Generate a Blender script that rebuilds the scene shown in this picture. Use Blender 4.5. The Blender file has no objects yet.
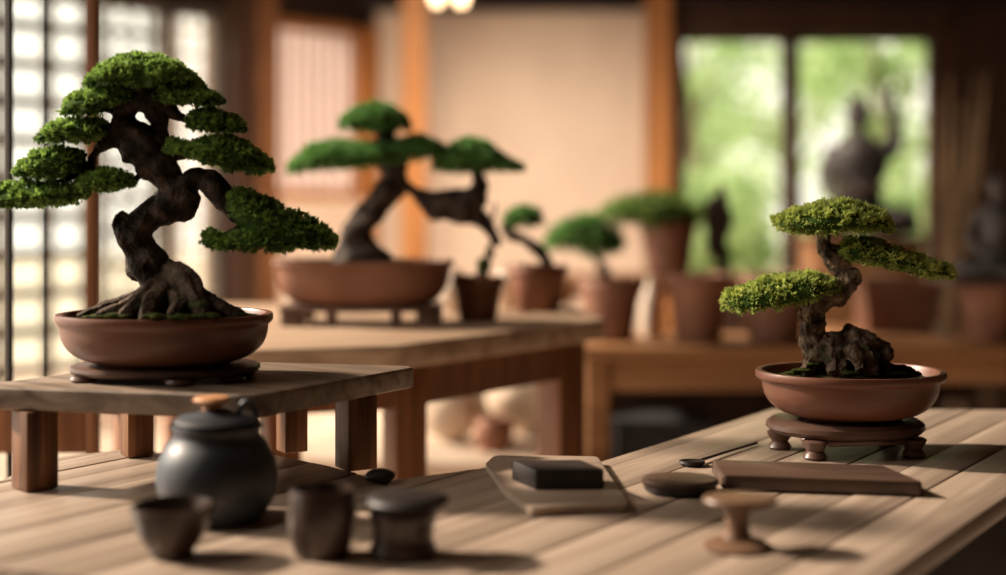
import bpy, bmesh, math, random
import numpy as np
from mathutils import Vector, Matrix, noise
PI = math.pi
random.seed(7)
RNG = np.random.default_rng(7)
sc = bpy.context.scene
COL = sc.collection

# ------------------------------------------------------------------ camera, world, sun, exposure
F = 1382.0          # focal length in pixels of a 1006 px wide frame
HZ = 200.0          # horizon row
CH = 1.10           # camera height
cam_d = bpy.data.cameras.new('camera')
cam = bpy.data.objects.new('camera', cam_d)
COL.objects.link(cam)
cam.location = (0, 0, CH)
cam.rotation_euler = (PI / 2, 0, 0)
cam_d.sensor_width = 36.0
cam_d.lens = F / 1006 * 36
cam_d.shift_y = -(287.5 - HZ) / 1006
cam_d.clip_start = 0.05
cam_d.dof.use_dof = True
cam_d.dof.focus_distance = 1.84
cam_d.dof.aperture_fstop = 1.3
sc.camera = cam

sc.view_settings.view_transform = 'Standard'
sc.view_settings.look = 'None'
sc.view_settings.gamma = 1.0
sc.view_settings.exposure = 0.0
sc.view_settings.use_curve_mapping = False
sc.cycles.use_denoising = True
sc.cycles.max_bounces = 6
sc.cycles.diffuse_bounces = 4
sc.cycles.transparent_max_bounces = 16
sc.cycles.sample_clamp_indirect = 6.0
sc.cycles.caustics_reflective = False
sc.cycles.caustics_refractive = False

world = bpy.data.worlds.new('world'); sc.world = world
world.use_nodes = True
wn = world.node_tree; wbg = wn.nodes['Background']
wbg.inputs['Color'].default_value = (1.0, 0.93, 0.82, 1)
wbg.inputs['Strength'].default_value = 1.9

def sun(direction, strength, color, angle):
    d = bpy.data.lights.new('sun', 'SUN'); o = bpy.data.objects.new('sun', d); COL.objects.link(o)
    d.energy = strength; d.color = color; d.angle = math.radians(angle)
    o.rotation_euler = Vector(direction).to_track_quat('Z', 'Y').to_euler()
    o.location = (-6, 2, 6)
sun((-1.0, 0.30, 0.62), 9.0, (1.0, 0.83, 0.66), 4)

def area(name, loc, to, sx, sy, power, color):
    d = bpy.data.lights.new(name, 'AREA'); o = bpy.data.objects.new(name, d); COL.objects.link(o)
    d.shape = 'RECTANGLE'; d.size = sx; d.size_y = sy; d.energy = power; d.color = color
    o.location = loc
    o.rotation_euler = (Vector(loc) - Vector(to)).to_track_quat('Z', 'Y').to_euler()
    return o
# added area fills: one brightens the foliage fronts, one the back wall and floor
area('foliage_fill', (-1.9, 1.3, 2.75), (0.1, 1.9, 0.9), 1.6, 1.0, 34, (1.0, 0.88, 0.72))
rl = area('back_room_fill', (-0.2, 5.9, 2.80), (0.1, 6.7, 0.0), 1.6, 0.8, 88, (1.0, 0.82, 0.66))
rl.data.spread = math.radians(115)

# ------------------------------------------------------------------ helpers
def P(px, py, Y):
    return Vector(((px - 503) / F * Y, Y, CH - (py - HZ) / F * Y))
def G(px, py, z):
    Y = F * (CH - z) / (py - HZ)
    return Vector(((px - 503) / F * Y, Y, z))

def wloc(o):
    v = Vector((0, 0, 0))
    while o is not None:
        v += o.location; o = o.parent
    return v
def shade(bm, ang=38):
    a = math.radians(ang)
    for f in bm.faces: f.smooth = True
    for e in bm.edges:
        if len(e.link_faces) == 2:
            e.smooth = e.calc_face_angle(0) < a
def obj(name, bm, mat, parent=None, ang=38, origin=None, recalc=True):
    if recalc: bmesh.ops.recalc_face_normals(bm, faces=bm.faces)
    shade(bm, ang)
    off = wloc(parent) if parent else (origin if origin is not None else Vector((0, 0, 0)))
    bmesh.ops.translate(bm, verts=bm.verts, vec=-Vector(off))
    me = bpy.data.meshes.new(name); bm.to_mesh(me); bm.free()
    o = bpy.data.objects.new(name, me); COL.objects.link(o)
    if isinstance(mat, (list, tuple)):
        for m in mat: me.materials.append(m)
    else: me.materials.append(mat)
    if parent: o.parent = parent
    elif origin is not None: o.location = origin
    return o
def tag(o, label, cat, group=None, kind=None):
    o['label'] = label; o['category'] = cat
    if group: o['group'] = group
    if kind: o['kind'] = kind
    return o
def thing(name, loc, label, cat, group=None):
    o = bpy.data.objects.new(name, None); COL.objects.link(o); o.location = loc
    o.empty_display_size = 0.05
    return tag(o, label, cat, group)
def struct(name, bm, mat, **k):
    o = obj(name, bm, mat, **k); o['kind'] = 'structure'; return o
def dup(root, loc, label=None):
    r = root.copy(); COL.objects.link(r); r.location = loc
    if label: r['label'] = label
    for ch in list(root.children):
        c = ch.copy(); COL.objects.link(c); c.parent = r
        for g in ch.children:
            d = g.copy(); COL.objects.link(d); d.parent = c
    return r
def B(): return bmesh.new()
def box(bm, c, s, rz=0, bev=0.0, M=None):
    m = Matrix.Translation(Vector(c)) @ Matrix.Rotation(rz, 4, 'Z')
    if M is not None: m = Matrix.Translation(Vector(c)) @ M
    r = bmesh.ops.create_cube(bm, size=1.0, matrix=m @ Matrix.Diagonal((s[0], s[1], s[2], 1)))
    if bev > 0:
        es = list({e for v in r['verts'] for e in v.link_edges})
        bmesh.ops.bevel(bm, geom=es, offset=bev, segments=2, affect='EDGES', profile=0.5)
    return bm
def boxb(c, s, rz=0, bev=0.004): return box(B(), c, s, rz, bev)
def beam(bm, a, b, w, h, bev=0.0):
    """rectangular bar from a to b (w across, h in height)"""
    a = Vector(a); b = Vector(b); d = (b - a); L = d.length
    M = d.to_track_quat('X', 'Z').to_matrix().to_4x4()
    return box(bm, (a + b) / 2, (L, w, h), 0, bev, M)
def prism(bm, pts, z0, z1, bev=0.0, seg=2):
    vs = [bm.verts.new((p[0], p[1], z1)) for p in pts]
    f = bm.faces.new(vs)
    r = bmesh.ops.extrude_face_region(bm, geom=[f])
    nv = [v for v in r['geom'] if isinstance(v, bmesh.types.BMVert)]
    bmesh.ops.translate(bm, verts=nv, vec=(0, 0, z0 - z1))
    if bev > 0:
        es = list({e for v in vs + nv for e in v.link_edges})
        bmesh.ops.bevel(bm, geom=es, offset=bev, segments=seg, affect='EDGES', profile=0.5)
    return bm
def lathe(bm, c, prof, ry=1.0, seg=48, p=2.0, rz=0):
    """prof: (r, z) rings; ry: depth ratio; p: superellipse power"""
    rings = []
    cr, sr = math.cos(rz), math.sin(rz)
    for r, z in prof:
        if r < 1e-5:
            rings.append([bm.verts.new((c[0], c[1], c[2] + z))]); continue
        ring = []
        for i in range(seg):
            a = 2 * PI * i / seg; ca, sa = math.cos(a), math.sin(a)
            x = math.copysign(abs(ca) ** (2 / p), ca) * r; y = math.copysign(abs(sa) ** (2 / p), sa) * r * ry
            ring.append(bm.verts.new((c[0] + x * cr - y * sr, c[1] + x * sr + y * cr, c[2] + z)))
        rings.append(ring)
    for A, C in zip(rings, rings[1:]):
        if len(A) == 1 and len(C) == 1: continue
        for i in range(seg):
            j = (i + 1) % seg
            if len(A) == 1: bm.faces.new((A[0], C[i], C[j]))
            elif len(C) == 1: bm.faces.new((A[i], A[j], C[0]))
            else: bm.faces.new((A[i], A[j], C[j], C[i]))
    return bm
def catmull(pts, n=8):
    """pts: rows of any length -> smooth resampled rows"""
    p = np.array([list(q) for q in pts], float)
    p = np.vstack([2 * p[0] - p[1], p, 2 * p[-1] - p[-2]])
    out = []
    for i in range(1, len(p) - 2):
        for k in range(n):
            t = k / n
            out.append(0.5 * ((2 * p[i]) + (-p[i - 1] + p[i + 1]) * t + (2 * p[i - 1] - 5 * p[i] + 4 * p[i + 1] - p[i + 2]) * t * t
                              + (-p[i - 1] + 3 * p[i] - 3 * p[i + 1] + p[i + 2]) * t ** 3))
    out.append(p[-2])
    return np.array(out)
def tube(bm, pts, seg=14, n=6, ridge=0.0, nr=7, twist=0.0, rough=0.0, fs=60.0):
    """pts: (Vector, radius)"""
    rows = catmull([(*q[0], q[1]) for q in pts], n)
    rings = []; up = Vector((0, 1, 0)); s = 0; prev = None
    for i, r in enumerate(rows):
        c = Vector(r[:3]); rad = max(r[3], 1e-4)
        a = rows[max(i - 1, 0)]; b = rows[min(i + 1, len(rows) - 1)]
        t = Vector(b[:3] - a[:3]).normalized()
        up = (up - t * up.dot(t))
        if up.length < 1e-3: up = t.orthogonal()
        up.normalize(); side = t.cross(up)
        if prev is not None: s += (c - prev).length
        prev = c
        ring = []
        for k in range(seg):
            th = 2 * PI * k / seg
            rr = rad
            if ridge: rr *= 1 + ridge * math.sin(nr * th + twist * s) * (0.6 + 0.4 * math.sin(3 * th + twist * 0.6 * s + 1))
            q = c + (up * math.cos(th) + side * math.sin(th)) * rr
            if rough: q += (q - c).normalized() * rad * rough * noise.noise(q * fs)
            ring.append(bm.verts.new(q))
        rings.append(ring)
    for A, C in zip(rings, rings[1:]):
        for k in range(seg):
            j = (k + 1) % seg
            bm.faces.new((A[k], A[j], C[j], C[k]))
    bm.faces.new(rings[0]); bm.faces.new(list(reversed(rings[-1])))
    return bm
def ball(bm, c, r, sub=3, sc3=(1, 1, 1), rough=0.0, fs=20.0, M=None):
    m = Matrix.Translation(Vector(c)) @ (M if M is not None else Matrix()) @ Matrix.Diagonal((r * sc3[0], r * sc3[1], r * sc3[2], 1))
    q = bmesh.ops.create_icosphere(bm, subdivisions=sub, radius=1.0, matrix=m)
    if rough:
        for v in q['verts']:
            d = (v.co - Vector(c))
            v.co = Vector(c) + d * (1 + rough * noise.fractal(v.co * fs, 1.0, 2.0, 3))
    return bm
def fused(bm, voxel, amp=0.0, fs=40.0, amp2=0.0, fs2=140.0, smooth=2):
    """one continuous surface out of overlapping closed shapes, then weathered"""
    bmesh.ops.recalc_face_normals(bm, faces=bm.faces)
    me = bpy.data.meshes.new('tmp'); bm.to_mesh(me); bm.free()
    o = bpy.data.objects.new('tmp', me); COL.objects.link(o)
    m = o.modifiers.new('r', 'REMESH'); m.mode = 'VOXEL'; m.voxel_size = voxel
    s = o.modifiers.new('s', 'SMOOTH'); s.iterations = smooth; s.factor = 0.5
    dg = bpy.context.evaluated_depsgraph_get(); dg.update()
    me2 = bpy.data.meshes.new_from_object(o.evaluated_get(dg))
    bpy.data.objects.remove(o); bpy.data.meshes.remove(me)
    nb = bmesh.new(); nb.from_mesh(me2); bpy.data.meshes.remove(me2)
    nb.normal_update()
    if amp or amp2:
        new = []
        for v in nb.verts:
            d = amp * noise.fractal(v.co * fs, 1.0, 2.0, 3)
            if amp2: d -= amp2 * abs(noise.noise(v.co * fs2)) 
            new.append(v.co + v.normal * d)
        for v, c in zip(nb.verts, new): v.co = c
    return nb

# ------------------------------------------------------------------ materials
def mat(name, rough=0.6, col=(0.5, 0.5, 0.5), spec=0.4):
    m = bpy.data.materials.new(name); m.use_nodes = True
    b = m.node_tree.nodes['Principled BSDF']
    b.inputs['Base Color'].default_value = (*col, 1); b.inputs['Roughness'].default_value = rough
    b.inputs['Specular IOR Level'].default_value = spec
    return m, m.node_tree, b
def noisy(name, cols, scale=(8, 8, 8), detail=6, rough=0.6, bump=0.2, bscale=None, spec=0.35, stops=None, dist=0.01, distortion=0.0, rot=0.0):
    m, nt, b = mat(name, rough, cols[0], spec)
    tc = nt.nodes.new('ShaderNodeTexCoord'); mp = nt.nodes.new('ShaderNodeMapping')
    mp.inputs['Scale'].default_value = scale
    rt = nt.nodes.new('ShaderNodeVectorRotate'); rt.rotation_type = 'Z_AXIS'; rt.inputs['Angle'].default_value = rot
    nt.links.new(tc.outputs['Object'], rt.inputs['Vector']); nt.links.new(rt.outputs['Vector'], mp.inputs['Vector'])
    nz = nt.nodes.new('ShaderNodeTexNoise'); nz.inputs['Scale'].default_value = 1.0; nz.inputs['Detail'].default_value = detail
    nz.inputs['Distortion'].default_value = distortion
    nt.links.new(mp.outputs['Vector'], nz.inputs['Vector'])
    cr = nt.nodes.new('ShaderNodeValToRGB'); e = cr.color_ramp.elements
    n = len(cols); stops = stops or [0.3 + 0.4 * i / max(n - 1, 1) for i in range(n)]
    e[0].position = stops[0]; e[0].color = (*cols[0], 1)
    e[1].position = stops[-1]; e[1].color = (*cols[-1], 1)
    for i in range(1, n - 1):
        q = e.new(stops[i]); q.color = (*cols[i], 1)
    nt.links.new(nz.outputs['Fac'], cr.inputs['Fac']); nt.links.new(cr.outputs['Color'], b.inputs['Base Color'])
    if bump:
        bp = nt.nodes.new('ShaderNodeBump'); bp.inputs['Strength'].default_value = bump; bp.inputs['Distance'].default_value = dist
        src = nz
        if bscale:
            n2 = nt.nodes.new('ShaderNodeTexNoise'); n2.inputs['Scale'].default_value = bscale; n2.inputs['Detail'].default_value = 5
            nt.links.new(tc.outputs['Object'], n2.inputs['Vector']); src = n2
        nt.links.new(src.outputs['Fac'], bp.inputs['Height']); nt.links.new(bp.outputs['Normal'], b.inputs['Normal'])
    return m
def wood(name, cols, rot=0.0, axis='x', rough=0.55, bump=0.35, fine=90, long=3.0, spec=0.35, dist=0.002):
    s = {'x': (long, fine, fine), 'y': (fine, long, fine), 'z': (fine, fine, long)}[axis]
    return noisy(name, cols, scale=s, rough=rough, bump=bump, spec=spec, dist=dist, rot=rot, distortion=0.6, detail=5)

PLK = math.atan(0.685)            # plank direction, angle from +Y towards +X
M_table = wood('table_wood', [(0.23, 0.168, 0.125), (0.33, 0.25, 0.19), (0.41, 0.32, 0.25)], rot=PLK, axis='y', rough=0.42, fine=55, long=2.0, spec=0.5)
M_stand = wood('stand_top_wood', [(0.11, 0.078, 0.055), (0.22, 0.16, 0.118), (0.31, 0.235, 0.175)], rot=-0.95, axis='y', rough=0.45, fine=50, long=2.5, spec=0.5)
M_leg = wood('leg_wood', [(0.05, 0.02, 0.009), (0.15, 0.062, 0.024), (0.26, 0.12, 0.05)], axis='z', rough=0.5, fine=70, long=4)
M_mid = wood('mid_table_wood', [(0.30, 0.19, 0.12), (0.47, 0.33, 0.225), (0.56, 0.41, 0.29)], axis='x', rough=0.5, fine=30, long=2)
M_midleg = wood('mid_leg_wood', [(0.13, 0.05, 0.02), (0.26, 0.11, 0.045)], axis='z', rough=0.5, fine=40, long=3)
M_dwood = wood('dark_house_wood', [(0.026, 0.011, 0.006), (0.062, 0.026, 0.013)], axis='z', rough=0.55, fine=18, long=1)
M_beam = wood('dark_beam_wood', [(0.010, 0.005, 0.003), (0.022, 0.010, 0.006)], axis='x', rough=0.6, fine=18, long=1)
M_post = wood('warm_post_wood', [(0.30, 0.12, 0.035), (0.52, 0.23, 0.075)], axis='z', rough=0.5, fine=16, long=1)
M_bench = wood('bench_wood', [(0.20, 0.09, 0.035), (0.36, 0.18, 0.08)], axis='x', rough=0.5, fine=22, long=1.5)
M_plaster = noisy('wall_plaster', [(0.62, 0.50, 0.395), (0.68, 0.56, 0.45)], scale=(3, 3, 3), rough=0.9, bump=0.1, spec=0.1)
M_pale = noisy('pale_plaster', [(0.70, 0.56, 0.44), (0.76, 0.62, 0.50)], scale=(3, 3, 3), rough=0.9, bump=0.1, spec=0.1)
M_floor = noisy('floor_earth', [(0.62, 0.49, 0.38), (0.74, 0.60, 0.48)], scale=(2.5, 2.5, 2.5), rough=0.85, bump=0.2, spec=0.15)
M_ceil = wood('ceiling_wood', [(0.06, 0.03, 0.018), (0.10, 0.05, 0.03)], axis='y', rough=0.7, fine=12, long=1)
M_clay = noisy('red_brown_clay', [(0.13, 0.05, 0.03), (0.19, 0.078, 0.046)], scale=(10, 10, 40), rough=0.38, bump=0.15, bscale=260, spec=0.5, dist=0.001)
M_clay2 = noisy('umber_clay', [(0.15, 0.058, 0.034), (0.21, 0.085, 0.05)], scale=(10, 10, 40), rough=0.4, bump=0.15, bscale=260, spec=0.5, dist=0.001)
M_terra = noisy('terracotta', [(0.22, 0.095, 0.055), (0.30, 0.135, 0.08)], scale=(10, 10, 14), rough=0.6, bump=0.15, spec=0.3)
M_terra2 = noisy('brown_terracotta', [(0.17, 0.075, 0.045), (0.25, 0.115, 0.07)], scale=(10, 10, 14), rough=0.6, bump=0.15, spec=0.3)
M_plate = noisy('stand_plate_wood', [(0.085, 0.045, 0.033), (0.14, 0.08, 0.058)], scale=(20, 20, 60), rough=0.35, bump=0.1, spec=0.5)
M_soil = noisy('mossy_soil', [(0.035, 0.022, 0.012), (0.085, 0.055, 0.03), (0.07, 0.10, 0.02)], scale=(60, 60, 60), rough=0.95, bump=0.8, bscale=300, spec=0.1, dist=0.003)
M_bark = noisy('dark_bark', [(0.014, 0.009, 0.006), (0.038, 0.024, 0.016), (0.11, 0.072, 0.048)], scale=(55, 55, 55), rough=0.75, bump=0.9, bscale=240, spec=0.3, dist=0.002, stops=[0.35, 0.52, 0.72])
M_bark2 = noisy('grey_brown_bark', [(0.035, 0.022, 0.014), (0.15, 0.098, 0.062), (0.38, 0.28, 0.19)], scale=(70, 70, 70), rough=0.75, bump=0.9, bscale=260, spec=0.3, dist=0.002, stops=[0.35, 0.5, 0.7])
M_root2 = noisy('grey_root_bark', [(0.05, 0.06, 0.015), (0.07, 0.045, 0.03), (0.17, 0.115, 0.08), (0.26, 0.19, 0.13)], scale=(50, 50, 50), rough=0.8, bump=0.9, bscale=240, spec=0.25, dist=0.002, stops=[0.30, 0.42, 0.58, 0.70])
M_root = noisy('mossy_root_bark', [(0.05, 0.075, 0.012), (0.035, 0.022, 0.014), (0.10, 0.065, 0.042), (0.13, 0.09, 0.06)], scale=(40, 40, 40), rough=0.8, bump=0.9, bscale=240, spec=0.25, dist=0.002, stops=[0.30, 0.42, 0.6, 0.72])
M_moss = noisy('moss', [(0.02, 0.026, 0.007), (0.06, 0.072, 0.014)], scale=(120, 120, 120), rough=0.95, bump=0.7, spec=0.1, dist=0.003)
M_stone = noisy('pale_stone', [(0.50, 0.39, 0.29), (0.64, 0.52, 0.41)], scale=(9, 9, 9), rough=0.85, bump=0.3, spec=0.2)
M_grey = noisy('grey_stone', [(0.09, 0.075, 0.06), (0.16, 0.13, 0.10)], scale=(9, 9, 9), rough=0.8, bump=0.3, spec=0.2)
M_ceram = noisy('cream_ceramic', [(0.66, 0.55, 0.44), (0.72, 0.61, 0.50)], scale=(5, 5, 5), rough=0.35, bump=0.0, spec=0.5)
M_jar = noisy('blue_grey_glaze', [(0.020, 0.016, 0.016), (0.030, 0.035, 0.045), (0.065, 0.085, 0.11)], scale=(14, 14, 26), rough=0.45, bump=0.1, bscale=120, spec=0.6, dist=0.001)
M_cup = noisy('brown_glaze', [(0.035, 0.021, 0.016), (0.065, 0.038, 0.028)], scale=(20, 20, 20), rough=0.28, bump=0.1, bscale=120, spec=0.6, dist=0.001)
M_dark = noisy('black_lacquer', [(0.013, 0.009, 0.008), (0.022, 0.015, 0.013)], scale=(20, 20, 20), rough=0.5, bump=0.05, spec=0.5)
M_tray = wood('tray_wood', [(0.30, 0.22, 0.16), (0.46, 0.35, 0.27)], rot=0, axis='x', rough=0.45, fine=40, long=3)
M_board = wood('board_wood', [(0.055, 0.032, 0.022), (0.10, 0.06, 0.042)], rot=0, axis='x', rough=0.38, fine=60, long=3, spec=0.5)
M_knob = noisy('warm_knob_wood', [(0.42, 0.19, 0.08), (0.62, 0.32, 0.16)], scale=(30, 30, 30), rough=0.45, bump=0.05)
M_turned = noisy('turned_wood', [(0.12, 0.066, 0.038), (0.20, 0.115, 0.07)], scale=(20, 20, 60), rough=0.4, bump=0.05, spec=0.5)
M_bronze = noisy('dark_bronze', [(0.04, 0.035, 0.034), (0.10, 0.088, 0.08)], scale=(14, 14, 14), rough=0.5, bump=0.3, spec=0.5)
M_iron = noisy('black_iron', [(0.014, 0.013, 0.012), (0.025, 0.022, 0.02)], scale=(20, 20, 20), rough=0.6, bump=0.0)
M_straw = noisy('straw', [(0.26, 0.16, 0.08), (0.45, 0.31, 0.18)], scale=(40, 40, 4), rough=0.7, bump=0.1)
M_basket = noisy('dark_basket', [(0.012, 0.012, 0.014), (0.03, 0.028, 0.03)], scale=(40, 40, 40), rough=0.7, bump=0.4)
M_log = noisy('log_bark', [(0.05, 0.03, 0.02), (0.14, 0.09, 0.06)], scale=(30, 30, 8), rough=0.85, bump=0.6)
M_logend = noisy('log_end', [(0.24, 0.14, 0.08), (0.32, 0.20, 0.12)], scale=(30, 30, 30), rough=0.8, bump=0.2)

def paper_mat():
    m, nt, b = mat('shoji_paper', 0.9, (0.92, 0.80, 0.70), 0.1)
    tr = nt.nodes.new('ShaderNodeBsdfTranslucent'); tr.inputs['Color'].default_value = (0.70, 0.63, 0.62, 1)
    mx = nt.nodes.new('ShaderNodeMixShader'); mx.inputs['Fac'].default_value = 0.75
    out = nt.nodes['Material Output']
    nt.links.new(b.outputs[0], mx.inputs[1]); nt.links.new(tr.outputs[0], mx.inputs[2]); nt.links.new(mx.outputs[0], out.inputs[0])
    return m
M_paper = paper_mat()
def glass_mat():
    m, nt, b = mat('window_glass', 0.05, (1, 1, 1), 0.5)
    nt.nodes.remove(b)
    t = nt.nodes.new('ShaderNodeBsdfTransparent'); t.inputs['Color'].default_value = (0.96, 0.97, 0.94, 1)
    g = nt.nodes.new('ShaderNodeBsdfGlossy'); g.inputs['Roughness'].default_value = 0.05
    mx = nt.nodes.new('ShaderNodeMixShader'); mx.inputs['Fac'].default_value = 0.05
    nt.links.new(t.outputs[0], mx.inputs[1]); nt.links.new(g.outputs[0], mx.inputs[2]); nt.links.new(mx.outputs[0], nt.nodes['Material Output'].inputs[0])
    return m
M_glass = glass_mat()
def emis(name, col, s):
    m, nt, b = mat(name, 0.5, col)
    b.inputs['Emission Color'].default_value = (*col, 1); b.inputs['Emission Strength'].default_value = s
    return m
M_bulb = emis('lamp_bulb', (1.0, 0.70, 0.40), 4.0)
def leaf_mat(name, dark, light, trans=0.35, rough=0.5):
    """colour varies from blade to blade by the 'tone' attribute"""
    m, nt, b = mat(name, rough, light, 0.35)
    at = nt.nodes.new('ShaderNodeAttribute'); at.attribute_name = 'tone'
    cr = nt.nodes.new('ShaderNodeValToRGB'); e = cr.color_ramp.elements
    e[0].color = (*dark, 1); e[1].color = (*light, 1)
    nt.links.new(at.outputs['Fac'], cr.inputs['Fac']); nt.links.new(cr.outputs['Color'], b.inputs['Base Color'])
    tr = nt.nodes.new('ShaderNodeBsdfTranslucent'); nt.links.new(cr.outputs['Color'], tr.inputs['Color'])
    mx = nt.nodes.new('ShaderNodeMixShader'); mx.inputs['Fac'].default_value = trans
    nt.links.new(b.outputs[0], mx.inputs[1]); nt.links.new(tr.outputs[0], mx.inputs[2])
    nt.links.new(mx.outputs[0], nt.nodes['Material Output'].inputs[0])
    return m
M_leafL = leaf_mat('deep_green_needles', (0.022, 0.07, 0.014), (0.40, 0.60, 0.13), 0.42)
M_leafR = leaf_mat('fresh_green_needles', (0.12, 0.22, 0.03), (0.80, 0.88, 0.26), 0.45)
M_leafM = leaf_mat('mid_green_needles', (0.06, 0.18, 0.045), (0.24, 0.48, 0.13), 0.35)
M_leafP = leaf_mat('pale_green_leaves', (0.12, 0.24, 0.05), (0.32, 0.44, 0.10), 0.35)
M_leafG = leaf_mat('garden_leaves', (0.34, 0.50, 0.22), (0.62, 0.74, 0.42), 0.55)  # pale leaf tones stand in for haze over the garden
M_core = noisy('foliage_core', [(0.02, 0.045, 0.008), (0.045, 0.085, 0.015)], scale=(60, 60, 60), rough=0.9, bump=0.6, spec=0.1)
M_grass = noisy('garden_gravel', [(0.52, 0.48, 0.38), (0.66, 0.60, 0.50)], scale=(2, 2, 2), rough=0.9, bump=0.3, spec=0.1)

# ------------------------------------------------------------------ foliage
def blades_mesh(name, base, direc, length, width, tone, mat_, parent=None, tipc=0.22):
    """rhombic blades: arrays base (n,3), direc (n,3), length, width, tone (n)"""
    n = len(base)
    d = direc / np.linalg.norm(direc, axis=1, keepdims=True)
    r = RNG.normal(size=(n, 3)); s = np.cross(d, r); s /= np.linalg.norm(s, axis=1, keepdims=True) + 1e-9
    L = length[:, None]; W = width[:, None]
    v = np.empty((n, 4, 3)); v[:, 0] = base; v[:, 1] = base + d * L * 0.55 + s * W; v[:, 2] = base + d * L; v[:, 3] = base + d * L * 0.55 - s * W
    if parent is not None: v -= np.array(wloc(parent))
    me = bpy.data.meshes.new(name)
    me.vertices.add(4 * n); me.vertices.foreach_set('co', v.reshape(-1))
    me.loops.add(4 * n); me.loops.foreach_set('vertex_index', np.arange(4 * n, dtype=np.int32))
    me.polygons.add(n); me.polygons.foreach_set('loop_start', np.arange(0, 4 * n, 4, dtype=np.int32)); me.polygons.foreach_set('loop_total', np.full(n, 4, np.int32))
    me.update()
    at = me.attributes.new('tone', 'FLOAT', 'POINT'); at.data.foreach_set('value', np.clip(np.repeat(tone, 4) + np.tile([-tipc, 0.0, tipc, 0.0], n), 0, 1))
    me.materials.append(mat_)
    o = bpy.data.objects.new(name, me); COL.objects.link(o)
    if parent is not None: o.parent = parent
    return o
def interp(poly, x):
    return np.interp(x, [p[0] for p in poly], [p[1] for p in poly])
def pad(parent, Y, tops, bots, D, mleaf, dens=1.0, blade=5.6, k=13, under=0.35, lump=2.2, name='foliage_pad', vc=0.0, core=True, wid=0.2):
    """a cloud of foliage given by its upper and lower outline (pixels at distance Y) and half depth D (m)"""
    px = Y / F
    x0 = max(tops[0][0], bots[0][0]); x1 = min(tops[-1][0], bots[-1][0]); xc = (x0 + x1) / 2; hw = (x1 - x0) / 2 - blade * .3
    area_px = (x1 - x0) * 2 * D / px
    step = blade * 1.0
    n = int(dens * area_px / (step * step) * 1.5)
    def point(u, v, shrink=0.0, bottom=False):
        x = xc + u * hw
        yt = interp(tops, x); yb = interp(bots, x)
        dd = D * np.power(np.clip(1 - np.abs(u) ** 2.6, 0.0004, 1), 0.5)
        s = np.sqrt(np.clip(1 - v * v, 0, 1))
        th = yb - yt
        y = np.where(bottom, yb - 0.0 * th - 0.10 * th * (1 - np.abs(v)), yb - th * (0.12 + 0.88 * s))
        Yd = Y + vc + v * dd
        return np.stack([(x - 503) / F * Y, Yd, CH - (y - HZ) / F * Y], -1), th
    u = RNG.uniform(-1, 1, n); v = np.sin(RNG.uniform(-1, 1, n) * PI / 2) 
    v = np.clip(v, -0.995, 0.995)
    p, th = point(u, v)
    e = 0.02
    pu = point(np.clip(u + e, -1, 1), v)[0] - point(np.clip(u - e, -1, 1), v)[0]
    pv = point(u, np.clip(v + e, -.999, .999))[0] - point(u, np.clip(v - e, -.999, .999))[0]
    nr = np.cross(pu, pv); nr /= np.linalg.norm(nr, axis=1, keepdims=True) + 1e-12
    nr[nr[:, 2] < -0.0] *= -1
    nb = int(n * under)
    ub = RNG.uniform(-.96, .96, nb); vb = RNG.uniform(-0.9, 0.9, nb)
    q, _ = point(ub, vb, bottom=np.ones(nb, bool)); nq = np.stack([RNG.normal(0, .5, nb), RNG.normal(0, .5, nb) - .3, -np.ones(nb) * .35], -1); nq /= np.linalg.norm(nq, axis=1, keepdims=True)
    lf = 1.0 / (9 * px)
    ln = np.array([noise.noise(Vector(a) * lf) for a in p])
    bl = blade * px
    fold = np.clip(ln * 1.6 + 0.5, 0, 1)
    p = p + nr * (ln * lump * px)[:, None] - nr * (bl * 1.0)
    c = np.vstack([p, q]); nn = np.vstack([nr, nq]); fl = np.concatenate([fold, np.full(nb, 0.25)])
    n2 = len(c)
    base = np.repeat(c, k, axis=0) + RNG.normal(0, bl * 0.14, (n2 * k, 3))
    dr = np.repeat(nn, k, axis=0) * 0.9 + RNG.normal(0, 0.62, (n2 * k, 3)); dr[:, 2] += 0.12
    cl = np.repeat(RNG.uniform(-.28, .28, n2), k)
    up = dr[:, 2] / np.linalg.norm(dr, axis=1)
    tone = 0.25 + 0.35 * np.repeat(fl, k) + cl + RNG.uniform(-.15, .15, n2 * k) + 0.12 * up  # painted shade: hollows and undersides darker, outer lumps and upward blades lighter
    ln_ = bl * RNG.uniform(0.7, 1.25, n2 * k)
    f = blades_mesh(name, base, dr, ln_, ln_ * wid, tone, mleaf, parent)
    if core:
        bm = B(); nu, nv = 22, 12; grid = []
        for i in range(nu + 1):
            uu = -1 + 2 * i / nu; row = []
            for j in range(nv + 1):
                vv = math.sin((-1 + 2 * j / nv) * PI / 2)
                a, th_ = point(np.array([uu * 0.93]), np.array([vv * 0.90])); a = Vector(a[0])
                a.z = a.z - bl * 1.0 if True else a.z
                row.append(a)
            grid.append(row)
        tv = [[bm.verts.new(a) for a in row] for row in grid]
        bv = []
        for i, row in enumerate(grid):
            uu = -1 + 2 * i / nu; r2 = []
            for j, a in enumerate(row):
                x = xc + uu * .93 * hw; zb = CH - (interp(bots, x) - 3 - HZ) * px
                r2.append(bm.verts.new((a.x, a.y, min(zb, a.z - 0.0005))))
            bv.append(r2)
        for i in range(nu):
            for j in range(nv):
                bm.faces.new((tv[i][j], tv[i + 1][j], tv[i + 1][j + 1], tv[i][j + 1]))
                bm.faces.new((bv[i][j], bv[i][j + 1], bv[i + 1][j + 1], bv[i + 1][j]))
            bm.faces.new((tv[i][0], bv[i][0], bv[i + 1][0], tv[i + 1][0])); bm.faces.new((tv[i][nv], tv[i + 1][nv], bv[i + 1][nv], bv[i][nv]))
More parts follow.
